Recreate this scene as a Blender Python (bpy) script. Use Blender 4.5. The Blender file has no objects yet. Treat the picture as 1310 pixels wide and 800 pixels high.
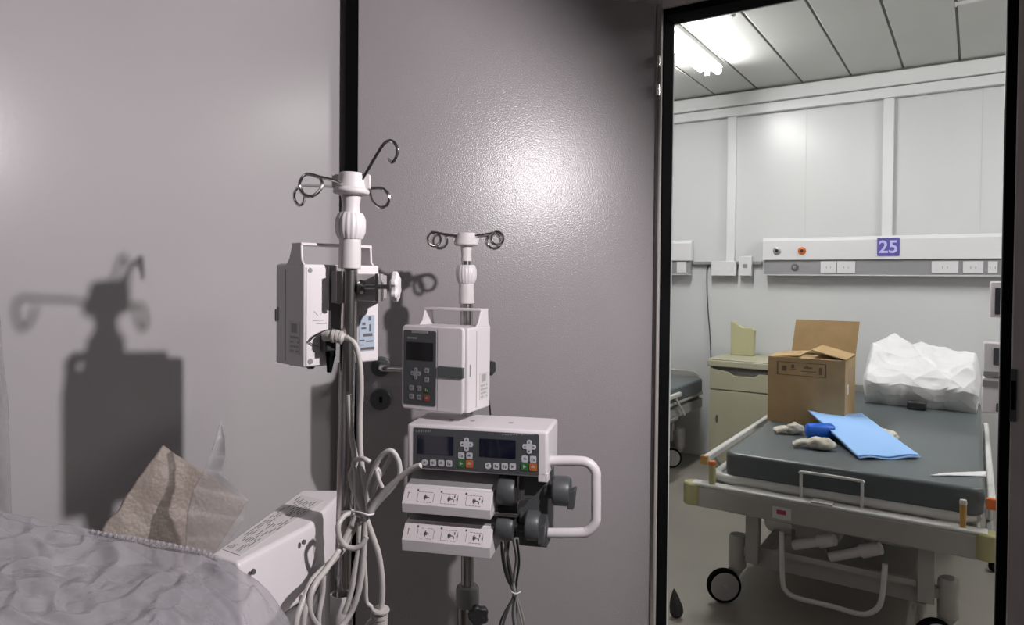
import bpy, math, random
from mathutils import Matrix, Vector, noise
random.seed(7)
R = math.radians
sc = bpy.context.scene
COL = sc.collection
# ------------------------------------------------------------------ camera
F_PX, CX, CY = 891.0, 655.0, 371.2
CAM = Vector((0, 0, 1.25))
YAW, PITCH, ROLL = R(33.6), R(1.0), R(0.5)
cam_rot = Matrix.Rotation(YAW, 3, 'Z') @ Matrix.Rotation(R(90) - PITCH, 3, 'X') @ Matrix.Rotation(ROLL, 3, 'Z')
cd = bpy.data.cameras.new('camera'); cam = bpy.data.objects.new('camera', cd); COL.objects.link(cam)
cam.matrix_world = Matrix.Translation(CAM) @ cam_rot.to_4x4()
cd.sensor_fit = 'HORIZONTAL'; cd.sensor_width = 36; cd.lens = 36 * F_PX / 1310
cd.shift_y = -(400 - CY) / 1310; cd.clip_start = 0.01; cd.clip_end = 60
sc.camera = cam
FW = Vector((-math.sin(YAW), math.cos(YAW), 0)); RT = Vector((math.cos(YAW), math.sin(YAW), 0)); UP = Vector((0, 0, 1))
def ray(px, py):
    return cam_rot @ Vector(((px - CX) / F_PX, -(py - CY) / F_PX, -1))
def P(px, py, d):                       # world point seen at a pixel, d metres ahead of the camera
    v = ray(px, py); return CAM + v * (d / v.dot(FW))
def hit(px, py, p0, n):
    v = ray(px, py); return CAM + v * ((Vector(p0) - CAM).dot(n) / v.dot(n))
def hY(px, py, Y): return hit(px, py, (0, Y, 0), Vector((0, 1, 0)))
def hX(px, py, X): return hit(px, py, (X, 0, 0), Vector((1, 0, 0)))
def hZ(px, py, Z): return hit(px, py, (0, 0, Z), Vector((0, 0, 1)))
def C(r, d, h): return RT * r + FW * d + UP * h   # right, ahead, height above floor
# ------------------------------------------------------------------ materials
MATS = {}
def mat(name, col, rough=0.5, metal=0.0, var=0.0, vscale=8, bump=0.0, bscale=200, spec=0.5, emit=None, estr=0, trans=0, alpha=1, coat=0, bdist=0.002, col2=None, detail=4, sss=0):
    if name in MATS: return MATS[name]
    m = bpy.data.materials.new(name); m.use_nodes = True
    nt = m.node_tree; N = nt.nodes; b = N['Principled BSDF']
    b.inputs['Base Color'].default_value = (*col, 1); b.inputs['Roughness'].default_value = rough
    b.inputs['Metallic'].default_value = metal; b.inputs['Specular IOR Level'].default_value = spec
    b.inputs['Coat Weight'].default_value = coat
    b.inputs['Transmission Weight'].default_value = trans
    b.inputs['Alpha'].default_value = alpha
    if emit: b.inputs['Emission Color'].default_value = (*emit, 1); b.inputs['Emission Strength'].default_value = estr
    tc = N.new('ShaderNodeTexCoord')
    if var or col2:
        n = N.new('ShaderNodeTexNoise'); n.inputs['Scale'].default_value = vscale; n.inputs['Detail'].default_value = detail
        nt.links.new(tc.outputs['Object'], n.inputs['Vector'])
        mx = N.new('ShaderNodeMix'); mx.data_type = 'RGBA'
        c2 = col2 or tuple(min(1, c * (1 + var)) for c in col); c1 = col if col2 else tuple(c * (1 - var) for c in col)
        mx.inputs['A'].default_value = (*c1, 1); mx.inputs['B'].default_value = (*c2, 1)
        mr = N.new('ShaderNodeMapRange'); mr.inputs['From Min'].default_value = .35; mr.inputs['From Max'].default_value = .65
        nt.links.new(n.outputs['Fac'], mr.inputs['Value']); nt.links.new(mr.outputs['Result'], mx.inputs['Factor'])
        nt.links.new(mx.outputs['Result'], b.inputs['Base Color'])
    if bump:
        n2 = N.new('ShaderNodeTexNoise'); n2.inputs['Scale'].default_value = bscale; n2.inputs['Detail'].default_value = 2
        nt.links.new(tc.outputs['Object'], n2.inputs['Vector'])
        bp = N.new('ShaderNodeBump'); bp.inputs['Strength'].default_value = bump; bp.inputs['Distance'].default_value = bdist
        nt.links.new(n2.outputs['Fac'], bp.inputs['Height']); nt.links.new(bp.outputs['Normal'], b.inputs['Normal'])
    MATS[name] = m
    return m
m_side = mat('side_wall_paint', (.48, .455, .465), .27, bump=.10, bscale=90, var=.02, vscale=2, spec=.25, bdist=.001)
m_leaf = mat('door_paint', (.35, .325, .335), .25, bump=1.0, bscale=230, var=.03, vscale=2, spec=.40, bdist=.00062)
m_steel_frame = mat('frame_paint', (.50, .46, .44), .45, var=.05)
m_rubber = mat('black_rubber', (.004, .004, .0045), .9, spec=.06)
m_black = mat('black_plastic', (.02, .02, .022), .45)
m_chrome = mat('chrome', (.62, .60, .60), .16, metal=1)
m_darkchrome = mat('dark_chrome', (.30, .29, .29), .22, metal=1)
m_tube = mat('brushed_steel', (.48, .46, .45), .26, metal=1)
m_white = mat('pump_white', (.70, .66, .68), .38, var=.015)
m_white2 = mat('stand_white', (.66, .62, .63), .42)
m_cream = mat('cream_plastic', (.60, .575, .57), .45)
m_greypl = mat('mid_grey_plastic', (.24, .235, .24), .45)
m_dkgrey = mat('dark_grey_plastic', (.075, .08, .085), .42)
m_key = mat('keypad_grey', (.065, .068, .075), .35)
m_scr = mat('screen_glass', (.004, .006, .018), .08, coat=.3)
m_scrb = mat('screen_black', (.006, .006, .007), .1)
m_btn = mat('button_grey', (.50, .50, .53), .4)
m_btn2 = mat('button_dull', (.24, .24, .25), .45)
m_grn = mat('button_green', (.03, .13, .035), .4)
m_dgrn = mat('button_dark_green', (.02, .06, .02), .4)
m_org = mat('button_orange', (.42, .12, .03), .4)
m_dorg = mat('button_dull_orange', (.28, .06, .025), .4)
m_ink = mat('print_ink', (.10, .09, .10), .6)
m_ink2 = mat('print_grey', (.36, .34, .36), .6)
m_inkred = mat('print_red', (.36, .18, .19), .6)
m_blab = mat('blue_label', (.36, .42, .50), .5)
m_cable = mat('cable_sheath', (.50, .475, .455), .4)
m_cable2 = mat('cable_thin_sheath', (.30, .29, .28), .4)
m_latch = mat('latch_green_grey', (.085, .10, .10), .45)
m_table = mat('trolley_steel', (.35, .34, .34), .4, metal=.7)
m_kraft = mat('kraft_card', (.36, .245, .12), .75, var=.10, vscale=9)
m_kraftp = mat('kraft_print', (.13, .08, .045), .7)
m_floor = mat('vinyl_floor', (.27, .25, .22), .42, var=.08, vscale=1.6, bump=.05, bscale=60, detail=8)
m_wwall = mat('sandwich_panel', (.63, .64, .645), .30, var=.012, vscale=1.2, spec=.5)
m_wtrim = mat('panel_trim', (.72, .73, .73), .3)
m_ceil = mat('ceiling_panel', (.58, .59, .565), .45, var=.02, vscale=2)
m_seam = mat('seam_dark', (.10, .10, .09), .6)
m_ceil2 = mat('front_ceiling', (.5, .5, .49), .6)
m_unit = mat('bedhead_white', (.70, .70, .72), .3)
m_unitg = mat('bedhead_grey', (.34, .34, .36), .35, metal=.3)
m_sign = mat('sign_violet', (.10, .09, .36), .4)
m_signtx = mat('sign_white', (.55, .53, .85), .4)
m_bedmet = mat('bed_paint', (.36, .355, .33), .35)
m_bedlt = mat('bed_rail_paint', (.60, .60, .58), .3)
m_matt = mat('mattress_vinyl', (.088, .104, .110), .42, var=.06, vscale=3)
m_olive = mat('bumper_olive', (.36, .35, .17), .5)
m_brass = mat('post_amber', (.42, .25, .07), .35)
m_orange = mat('orange_plastic', (.6, .14, .02), .4)
m_cab = mat('locker_cream', (.40, .385, .28), .45, var=.02)
m_blue = mat('pad_blue', (.30, .52, .90), .75, bump=.2, bscale=40)
m_bluedk = mat('roll_blue', (.01, .12, .62), .4)
m_quilt = mat('white_film', (.80, .80, .815), .5)
def crumple(m, sc_, dist):
    nt = m.node_tree; N = nt.nodes; b = N['Principled BSDF']; tc = N.new('ShaderNodeTexCoord'); v = N.new('ShaderNodeTexVoronoi'); v.inputs['Scale'].default_value = sc_
    nz = N.new('ShaderNodeTexNoise'); nz.inputs['Scale'].default_value = 5; mx = N.new('ShaderNodeMix'); mx.data_type = 'VECTOR'; mx.inputs['Factor'].default_value = .12
    nt.links.new(tc.outputs['Object'], nz.inputs['Vector']); nt.links.new(tc.outputs['Object'], mx.inputs['A']); nt.links.new(nz.outputs['Color'], mx.inputs['B']); nt.links.new(mx.outputs['Result'], v.inputs['Vector'])
    bp = N.new('ShaderNodeBump'); bp.inputs['Strength'].default_value = 1; bp.inputs['Distance'].default_value = dist; nt.links.new(v.outputs['Distance'], bp.inputs['Height']); nt.links.new(bp.outputs['Normal'], b.inputs['Normal'])
crumple(m_quilt, 9, .035)
m_glove = mat('glove_cloth', (.56, .53, .46), .8, var=.2, vscale=30, bump=.5, bscale=90)
m_lamp = mat('tube_glow', (1, 1, 1), .4, emit=(1.0, .995, .97), estr=96)
m_lampw = mat('lamp_body', (.75, .75, .75), .4)
m_red = mat('print_red_strong', (.4, .05, .08), .5)
m_scrap = mat('dark_cloth', (.02, .018, .016), .8)
# translucent film materials
def film(name, col, alpha, rough, bump, bscale, vor=0):
    m = mat(name, col, rough, bump=bump if not vor else 0, bscale=bscale, bdist=.008)
    nt = m.node_tree; N = nt.nodes; b = N['Principled BSDF']; out = N['Material Output']
    for nd in N:
        if nd.type == 'TEX_NOISE': nd.inputs['Distortion'].default_value = .9; nd.inputs['Detail'].default_value = 3
    if vor:
        tc = N.new('ShaderNodeTexCoord'); v = N.new('ShaderNodeTexVoronoi'); v.inputs['Scale'].default_value = vor
        nt.links.new(tc.outputs['Object'], v.inputs['Vector'])
        bp = N.new('ShaderNodeBump'); bp.inputs['Strength'].default_value = bump; bp.inputs['Distance'].default_value = .003
        bp.invert = True
        nt.links.new(v.outputs['Distance'], bp.inputs['Height']); nt.links.new(bp.outputs['Normal'], b.inputs['Normal'])
    tr = N.new('ShaderNodeBsdfTransparent'); mx = N.new('ShaderNodeMixShader')
    lw = N.new('ShaderNodeLayerWeight'); lw.inputs['Blend'].default_value = .35
    mr = N.new('ShaderNodeMapRange'); mr.inputs['To Min'].default_value = alpha; mr.inputs['To Max'].default_value = min(1, alpha + .35)
    nt.links.new(lw.outputs['Facing'], mr.inputs['Value']); nt.links.new(mr.outputs['Result'], mx.inputs['Fac'])
    nt.links.new(tr.outputs[0], mx.inputs[1]); nt.links.new(b.outputs[0], mx.inputs[2]); nt.links.new(mx.outputs[0], out.inputs['Surface'])
    return m
m_bag = film('bag_film', (.43, .41, .44), .42, .20, .8, 15)
m_bag.node_tree.nodes['Principled BSDF'].inputs['Coat Weight'].default_value = .8; m_bag.node_tree.nodes['Principled BSDF'].inputs['Coat Roughness'].default_value = .10
m_scrapf = film('scrap_film', (.55, .53, .54), .22, .3, .3, 60, vor=130)
m_bub = film('bubble_film', (.50, .48, .50), .34, .3, .35, 60, vor=130)
m_bubk = mat('wrapped_card', (.28, .235, .205), .46, spec=.25)
def add_vor(m, sc_, st):
    nt = m.node_tree; N = nt.nodes; b = N['Principled BSDF']
    tc = N.new('ShaderNodeTexCoord'); v = N.new('ShaderNodeTexVoronoi'); v.inputs['Scale'].default_value = sc_
    nt.links.new(tc.outputs['Object'], v.inputs['Vector'])
    bp = N.new('ShaderNodeBump'); bp.inputs['Strength'].default_value = st; bp.inputs['Distance'].default_value = .003; bp.invert = True
    nt.links.new(v.outputs['Distance'], bp.inputs['Height']); nt.links.new(bp.outputs['Normal'], b.inputs['Normal'])
add_vor(m_bubk, 150, .25)
# ------------------------------------------------------------------ mesh building
class MB:
    def __init__(s): s.v = []; s.f = []
    def add(s, vs, fs):
        k = len(s.v); s.v += [Vector(v) for v in vs]; s.f += [tuple(k + i for i in f) for f in fs]; return s
    def box(s, a, b, M=None):
        x0, x1 = sorted((a[0], b[0])); y0, y1 = sorted((a[1], b[1])); z0, z1 = sorted((a[2], b[2]))
        vs = [Vector(q) for q in ((x0,y0,z0),(x1,y0,z0),(x1,y1,z0),(x0,y1,z0),(x0,y0,z1),(x1,y0,z1),(x1,y1,z1),(x0,y1,z1))]
        if M: vs = [M @ q for q in vs]
        return s.add(vs, [(0,3,2,1),(4,5,6,7),(0,1,5,4),(1,2,6,5),(2,3,7,6),(3,0,4,7)])
    def hexa(s, lo, hi):                # four bottom and four top corners
        return s.add(list(lo) + list(hi), [(0,3,2,1),(4,5,6,7),(0,1,5,4),(1,2,6,5),(2,3,7,6),(3,0,4,7)])
    def prism(s, poly, vec):            # 3-D polygon swept along vec
        n = len(poly); vec = Vector(vec)
        vs = [Vector(p) for p in poly] + [Vector(p) + vec for p in poly]
        return s.add(vs, [tuple(range(n))[::-1], tuple(range(n, 2*n))] + [(i, (i+1) % n, n + (i+1) % n, n + i) for i in range(n)])
    def ring(s, prof, O=(0,0,0), ax=(0,0,1), n=28, rib=0, ribn=0, caps=True):   # lathe profile [(r,t)] about an axis
        O = Vector(O); ax = Vector(ax).normalized(); u = ax.orthogonal().normalized(); w = ax.cross(u)
        k0 = []; vs = []
        for (r, t) in prof:
            for i in range(n):
                a = 2*math.pi*i/n
                rr = r * (1 + (rib * math.copysign(abs(math.cos(a*ribn))**.5, math.cos(a*ribn)) if ribn else 0))
                vs.append(O + ax*t + (u*math.cos(a) + w*math.sin(a))*rr)
        fs = []
        for j in range(len(prof)-1):
            for i in range(n):
                fs.append((j*n+i, j*n+(i+1) % n, (j+1)*n+(i+1) % n, (j+1)*n+i))
        if caps: fs += [tuple(range(n))[::-1], tuple((len(prof)-1)*n+i for i in range(n))]
        return s.add(vs, fs)
    def cyl(s, p0, p1, r, r1=None, n=24):
        p0 = Vector(p0); p1 = Vector(p1)
        return s.ring([(r, 0), (r if r1 is None else r1, (p1-p0).length)], p0, p1-p0, n)
    def tube(s, pts, r, n=10, closed=False, smooth=True, step=6):
        pts = [Vector(p) for p in pts]
        if smooth and len(pts) > 2:
            q = []; m = len(pts)
            for i in range(m if closed else m-1):
                a = pts[(i-1) % m] if (closed or i) else pts[0]*2-pts[1]
                b = pts[i]; c = pts[(i+1) % m]; d = pts[(i+2) % m] if (closed or i+2 < m) else pts[-1]*2-pts[-2]
                for k in range(step):
                    t = k/step
                    q.append(.5*((2*b)+(c-a)*t+(2*a-5*b+4*c-d)*t*t+(3*b-a-3*c+d)*t**3))
            if not closed: q.append(pts[-1])
            pts = q
        m = len(pts); vs = []; fs = []; prev = None
        for i in range(m):
            t = (pts[(i+1) % m]-pts[i-1]) if (closed or 0 < i < m-1) else (pts[1]-pts[0] if i == 0 else pts[-1]-pts[-2])
            t = t.normalized() if t.length > 1e-9 else Vector((0,0,1))
            u = t.orthogonal().normalized() if prev is None else (prev - t*prev.dot(t))
            u = u.normalized() if u.length > 1e-6 else t.orthogonal().normalized()
            prev = u; w = t.cross(u)
            for k in range(n):
                a = 2*math.pi*k/n; vs.append(pts[i]+(u*math.cos(a)+w*math.sin(a))*r)
        for i in range(m if closed else m-1):
            j = (i+1) % m
            for k in range(n): fs.append((i*n+k, i*n+(k+1) % n, j*n+(k+1) % n, j*n+k))
        if not closed: fs += [tuple(range(n))[::-1], tuple((m-1)*n+k for k in range(n))]
        return s.add(vs, fs)
    def grid(s, fn, nu, nv):
        k = [fn(i/nu, j/nv) for j in range(nv+1) for i in range(nu+1)]
        return s.add(k, [(j*(nu+1)+i, j*(nu+1)+i+1, (j+1)*(nu+1)+i+1, (j+1)*(nu+1)+i) for j in range(nv) for i in range(nu)])
    def ball(s, c, r, n=16, sx=1, sy=1, sz=1):
        pr = [(max(1e-4, r*math.sin(math.pi*i/n)), -r*math.cos(math.pi*i/n)) for i in range(n+1)]
        k = len(s.v); s.ring(pr, (0,0,0), (0,0,1), n*2)
        for i in range(k, len(s.v)):
            q = s.v[i]; s.v[i] = Vector((q.x*sx, q.y*sy, q.z*sz)) + Vector(c)
        return s
    def build(s, name, m, parent=None, bevel=0, label=None, ang=35, seg=2, inv=None, solid=0, subsurf=0, keep=False):
        me = bpy.data.meshes.new(name)
        vs = s.v
        if inv is not None: vs = [inv @ q for q in vs]
        me.from_pydata([tuple(q) for q in vs], [], s.f); me.materials.append(m)
        for p in me.polygons: p.use_smooth = True
        import bmesh
        bm = bmesh.new(); bm.from_mesh(me)
        if not keep: bmesh.ops.recalc_face_normals(bm, faces=bm.faces)
        bm.to_mesh(me); bm.free()
        me.set_sharp_from_angle(angle=R(ang))
        o = bpy.data.objects.new(name, me); COL.objects.link(o)
        if parent is not None: o.parent = parent
        if subsurf:
            d = o.modifiers.new('sub', 'SUBSURF'); d.levels = subsurf; d.render_levels = subsurf
        if solid:
            d = o.modifiers.new('solid', 'SOLIDIFY'); d.thickness = solid; d.offset = -1
        if bevel:
            d = o.modifiers.new('bevel', 'BEVEL'); d.width = bevel; d.segments = seg; d.limit_method = 'ANGLE'; d.angle_limit = R(40)
        if label: o['label'] = label
        return o
def rrect(x0, x1, z0, z1, r, n=5):      # rounded rectangle outline in 2-D
    out = []
    for cx, cz, a0 in ((x1-r, z1-r, 0), (x0+r, z1-r, 90), (x0+r, z0+r, 180), (x1-r, z0+r, 270)):
        for k in range(n+1):
            a = R(a0+90*k/n); out.append((cx+r*math.cos(a), cz+r*math.sin(a)))
    return out
def tag(o, label, cat, group=None):
    o['label'] = label; o['category'] = cat
    if group: o['group'] = group
    return o
def thing(name, label, cat, loc=(0,0,0), rz=0, group=None, sc_=1.0):
    o = bpy.data.objects.new(name, None); COL.objects.link(o); o.empty_display_size = .05
    o.location = loc; o.rotation_euler = (0, 0, rz)
    o.scale = (sc_, sc_, sc_)
    tag(o, label, cat, group)
    M = Matrix.Translation(Vector(loc)) @ Matrix.Rotation(rz, 4, 'Z') @ Matrix.Scale(sc_, 4)
    return o, M, M.inverted()
def struct(o): o['kind'] = 'structure'; return o
# ------------------------------------------------------------------ room shell
YW0, YW1 = 2.16, 2.24           # wall that holds the doorway
XS = -1.585                     # side wall
YB = 4.85; ZC = 2.53
OX0, OX1, OZ = -.850, .058, 2.10
struct(MB().box((-4.2, -2.2, -.06), (3.2, YB+.1, 0)).build('floor', m_floor))
struct(MB().box((XS-.1, -2.2, 0), (XS, YW0, ZC)).build('wall_left', m_side))
struct(MB().box((2.2, -2.2, 0), (2.3, YW0, ZC)).build('wall_right', m_side))
struct(MB().box((XS-.1, -2.3, 0), (2.3, -2.2, ZC)).build('wall_near', m_side))
struct(MB().box((XS-.1, -2.3, ZC), (2.3, YW0+.04, ZC+.06)).build('ceiling', m_ceil2))
w = MB(); w.box((-4.2, YW0, 0), (OX0-.03, YW1, ZC)); w.box((OX1+.03, YW0, 0), (3.2, YW1, ZC)); w.box((OX0-.03, YW0, OZ+.03), (OX1+.03, YW1, ZC))
struct(w.build('wall_doorway', m_steel_frame))
struct(MB().box((-4.3, YW1, 0), (-4.2, YB+.1, ZC)).build('wall_ward_left', m_wwall))
struct(MB().box((3.2, YW1, 0), (3.3, YB+.1, ZC)).build('wall_ward_right', m_wwall))
struct(MB().box((-4.2, YB, 0), (3.2, YB+.1, ZC)).build('wall_back', m_wwall))
# ward ceiling of long panels with dark seams between them
cb = MB(); seams = MB(); xs = [-.094 - .2855*k for k in range(-11, 15)]
for x in xs:
    cb.box((x-.2855+.006, YW1, ZC), (x-.006, YB, ZC+.03)); seams.box((x-.006, YW1, ZC+.004), (x+.006, YB, ZC+.012))
    for y in (3.3,):
        pass
struct(cb.build('ceiling', m_ceil, bevel=.003)); struct(seams.build('trim_1', m_seam))
struct(MB().box((-4.3, YW1, ZC+.031), (3.3, YB+.1, ZC+.06)).build('ceiling', m_ceil))
# back wall cornice, transom and posts
pz = lambda py: hY(1065, py, YB-.03).z
c1 = MB(); c1.box((-4.2, YB-.07, pz(121)), (3.2, YB, ZC-.012)); struct(c1.build('trim_2', m_wtrim, bevel=.006))
c2 = MB(); c2.box((-4.2, YB-.045, pz(134)), (3.2, YB, pz(121)-.003)); struct(c2.build('trim_3', m_wtrim, bevel=.004))
struct(MB().box((-4.2, YB-.06, ZC-.012), (3.2, YB, ZC)).build('trim_4', m_seam))
for k in range(-3, 5):
    x = -.455 + .95*k
    struct(MB().box((x-.030, YB-.03, 1.37), (x+.030, YB, pz(134))).build('trim_5', m_wtrim, bevel=.004))
    struct(MB().box((x-.475-.0015, YB-.0015, 1.5), (x-.475+.0015, YB, pz(134))).build('trim_6', m_ceil))
# ------------------------------------------------------------------ door frame
def frame_ring(x0, x1, z1, wd, y0, y1, name, m, bev=.002):
    b = MB(); b.box((x0-wd, y0, 0), (x0, y1, z1+wd)); b.box((x1, y0, 0), (x1+wd, y1, z1+wd)); b.box((x0, y0, z1), (x1, y1, z1+wd))
    return struct(b.build(name, m, bevel=bev))
frame_ring(OX0-.004, OX1+.022, OZ+.022, .055, YW0-.018, YW0, 'door_frame_1', m_steel_frame)
frame_ring(OX0, OX1, OZ, .026, YW0-.004, YW1+.002, 'door_frame_2', m_rubber)
frame_ring(OX0+.001, OX1-.001, OZ-.001, .02, YW1+.002, YW1+.010, 'door_frame_3', m_wtrim)
st = bpy.data.objects['door_frame_1']; SI = Matrix.Identity(4)
a = hY(1293, 472, YW0-.02); b_ = hY(1300, 540, YW0-.02)
MB().box((a.x, YW0-.022, b_.z), (b_.x, YW0-.0181, a.z)).build('strike_plate', m_dkgrey, st); sp_ = bpy.data.objects['strike_plate']
MB().box((a.x+.002, YW0-.0235, b_.z+.03), (b_.x-.002, YW0-.0221, a.z-.03)).build('latch_hole', m_rubber, sp_)
# ------------------------------------------------------------------ open door leaf
hp = hY(836, 300, YW0-.035); hp.z = 0
ep = P(457, 300, 2.06); ep.z = 0
dv = (ep-hp); LW = dv.length; dv.normalize(); rzl = math.atan2(dv.y, dv.x)
ztop = hit(800, 1.5, hp, Vector((-dv.y, dv.x, 0))).z
leaf, LM, LI = thing('door_1', 'grey painted door leaf standing open towards the side wall', 'door', hp, rzl)
leaf['kind'] = 'structure'
# local: x from hinge to free edge, camera side is +y or -y
camside = 1 if (LI @ CAM).y > 0 else -1
MB().box((0, 0, .012), (LW, -camside*.042, ztop)).build('leaf_panel', m_leaf, leaf, bevel=.002)
sw = (LI @ P(441, 300, 2.10)).x - LW
MB().box((LW, -camside*.006, .012), (LW+.036, -camside*.036, ztop)).build('black_strip', m_rubber, leaf)  # plain black strip along the leaf's free edge
for py in (79, 116):
    z = hit(838, py, hp, Vector((-dv.y, dv.x, 0))).z
    MB().cyl((-.006, camside*.006, z-.017), (-.006, camside*.006, z+.017), .0065).build('hinge', m_chrome, leaf)
MB().box((-.004, camside*.001, .012), (-.012, camside*.003, ztop)).build('edge_strip', m_chrome, leaf)
n_leaf = Vector((-dv.y, dv.x, 0))*camside
h0 = LI @ hit(487, 469, hp, n_leaf); k0 = LI @ hit(487, 511, hp, n_leaf)
s_ = camside
hd = MB(); hd.ring([(.030, 0), (.030, .006*1), (.027, .009)], (h0.x, 0, h0.z), (0, s_, 0)); rose = hd.build('door_handle', m_dkgrey, leaf, bevel=.001)
l_ = MB(); l_.tube([(h0.x, 0, h0.z), (h0.x, s_*.035, h0.z), (h0.x-.012, s_*.05, h0.z), (h0.x-.06, s_*.052, h0.z-.002), (h0.x-.125, s_*.05, h0.z-.004)], .0105, n=14); l_.build('lever', m_chrome, rose)
hd = MB(); hd.ring([(.032, 0), (.032, .006), (.029, .009)], (k0.x, 0, k0.z), (0, s_, 0)); kr = hd.build('keyhole_rosette', m_dkgrey, leaf, bevel=.001)
MB().box((k0.x-.004, s_*.0085, k0.z-.009), (k0.x+.004, s_*.0100, k0.z+.009)).build('keyhole', m_rubber, kr)
# ------------------------------------------------------------------ IV stands
def hook_mesh(c, dr, r0, L, lr, tilt=0, turn=1.15, rad=.0026):
    c = Vector(c); dr = Vector(dr).normalized(); pts = [c+dr*r0*.6, c+dr*(r0+L*.5)+UP*tilt*.5, c+dr*(r0+L)+UP*tilt]
    e = pts[-1]; cc = e-UP*lr
    for k in range(1, 13):
        a = math.pi/2 - 2*math.pi*turn*k/12
        pts.append(cc+dr*lr*math.cos(a)+UP*lr*math.sin(a)+dr.cross(UP)*.004*k/12)
    m = MB(); m.tube(pts, rad, n=10, step=5); return m
def iv_stand(label, top_px, bot_px, d, rows, scale, hooks, rz=0):
    T = P(*top_px, d); B = P(*bot_px, d); ax = (T-B).normalized()
    O = B - ax*((B.z-.13)/ax.z)
    root, M, I = thing('iv_stand', label, 'IV stand', (O.x, O.y, 0), rz, )
    fn = lambda py: ((B.z + (T.z-B.z)*(bot_px[1]-py)/(bot_px[1]-top_px[1])) - O.z)/ax.z
    s = scale
    # base: hub, five arms with casters
    MB().ring([(.03, .06), (.036, .07), (.036, .12), (.024, .15)], (O.x, O.y, 0)).build('base_hub', m_white2, root, inv=I)
    for k in range(5):
        a = R(72*k+18); dd = Vector((math.cos(a), math.sin(a), 0)); c = Vector((O.x, O.y, 0))
        lg = MB(); lg.tube([c+dd*.02+UP*.10, c+dd*.14+UP*.088, c+dd*.27+UP*.066], .012, n=10); lo = lg.build('leg', m_tube, root, inv=I)
        w_ = MB(); sd = dd.cross(UP)*.012; q = c+dd*.27+UP*.025; w_.cyl(q-sd, q+sd, .025, n=20); w_.cyl(q+UP*.022, q+UP*.045, .007); w_.build('caster', m_rubber, lo, inv=I)
    yb = rows['tube']
    MB().cyl(O-ax*.02, O+ax*fn(yb-6), rows['tube_r']*s, n=28).build('pole', m_tube, root, inv=I)
    if 'inner' in rows:
        MB().cyl(O+ax*fn(rows['inner'][0]+10), O+ax*fn(rows['inner'][1]-4), rows['inner'][2]*s, n=24).build('inner_pole', m_tube, root, inv=I)
    (yc0, yc1, rc) = rows['collar']
    MB().ring([(rc*.98*s, fn(yc1)), (rc*s, fn(yc1)+.004), (rc*.95*s, fn(yc0))], O, ax).build('collar', m_white2, root, inv=I, bevel=.001)
    (yk0, yk1, rk) = rows['knob']; zz0, zz1 = fn(yk1), fn(yk0); L = zz1-zz0
    kn = MB(); kn.ring([(rk*f*s, zz0+L*t) for t, f in ((0, .78), (.06, .84), (.25, .97), (.5, 1), (.75, .97), (.94, .84), (1, .76))], O, ax, n=72, rib=.030, ribn=18); kn.build('height_knob', m_white, root, inv=I, ang=50)
    (yn0, yn1, rn) = rows['neck']
    MB().ring([(rn*s, fn(yn1)), (rn*.95*s, (fn(yn0)+fn(yn1))/2), (rn*1.1*s, fn(yn0)+.003)], O, ax).build('neck', m_white2, root, inv=I)
    (yh0, yhm, yh1, rh, rcp) = rows['hub']
    hb = MB(); hh_ = fn(yh0)-fn(yh1); hb.ring([(rh*.62*s, fn(yh1)), (rh*.84*s, fn(yh1)+hh_*.06), (rh*.88*s, fn(yh1)+hh_*.16), (rh*.84*s, fn(yh1)+hh_*.27), (rcp*1.24*s, fn(yh1)+hh_*.32), (rcp*1.06*s, fn(yh0)-hh_*.15), (rcp*.98*s, fn(yh0)-hh_*.02), (rcp*.90*s, fn(yh0))], O, ax, n=40)
    hub = hb.build('hook_hub', m_white2, root, inv=I, bevel=.0015)
    zc = fn(yhm*.55+yh0*.45)
    for dg in (178, 3, 62, 120):       # raised lugs that carry the hooks
        a = R(dg) + YAW; dd = Vector((math.cos(a), math.sin(a), 0)); sd = dd.cross(UP)
        q = O+ax*zc+dd*(rh*.80*s)
        Mx = Matrix((( *dd, 0), (*sd, 0), (*UP, 0), (0,0,0,1))).transposed(); Mx.translation = q
        lg = MB(); lg.box((-.22*rh*s, -.19*rh*s, -.45*rh*s), (.12*rh*s, -.08*rh*s, .22*rh*s), Mx); lg.box((-.22*rh*s, .08*rh*s, -.45*rh*s), (.12*rh*s, .19*rh*s, .22*rh*s), Mx)
        lg.build('lug', m_white2, hub, inv=I, bevel=.001)
    for h in hooks:
        if h[0] == 'px':
            m = MB(); m.tube([P(*q) for q in h[1]], 2.15*s, n=10, step=5)
        else:
            a = h[1]; m = hook_mesh(O+ax*zc, RT*math.cos(R(a))+FW*math.sin(R(a)), rh*s*.8, h[2]*s, h[3]*s, tilt=h[4]*s, rad=1.95*s)
        m.build('hook', m_chrome, root, inv=I)
    return root, M, I, O, ax, fn
D1 = 1.225
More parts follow.
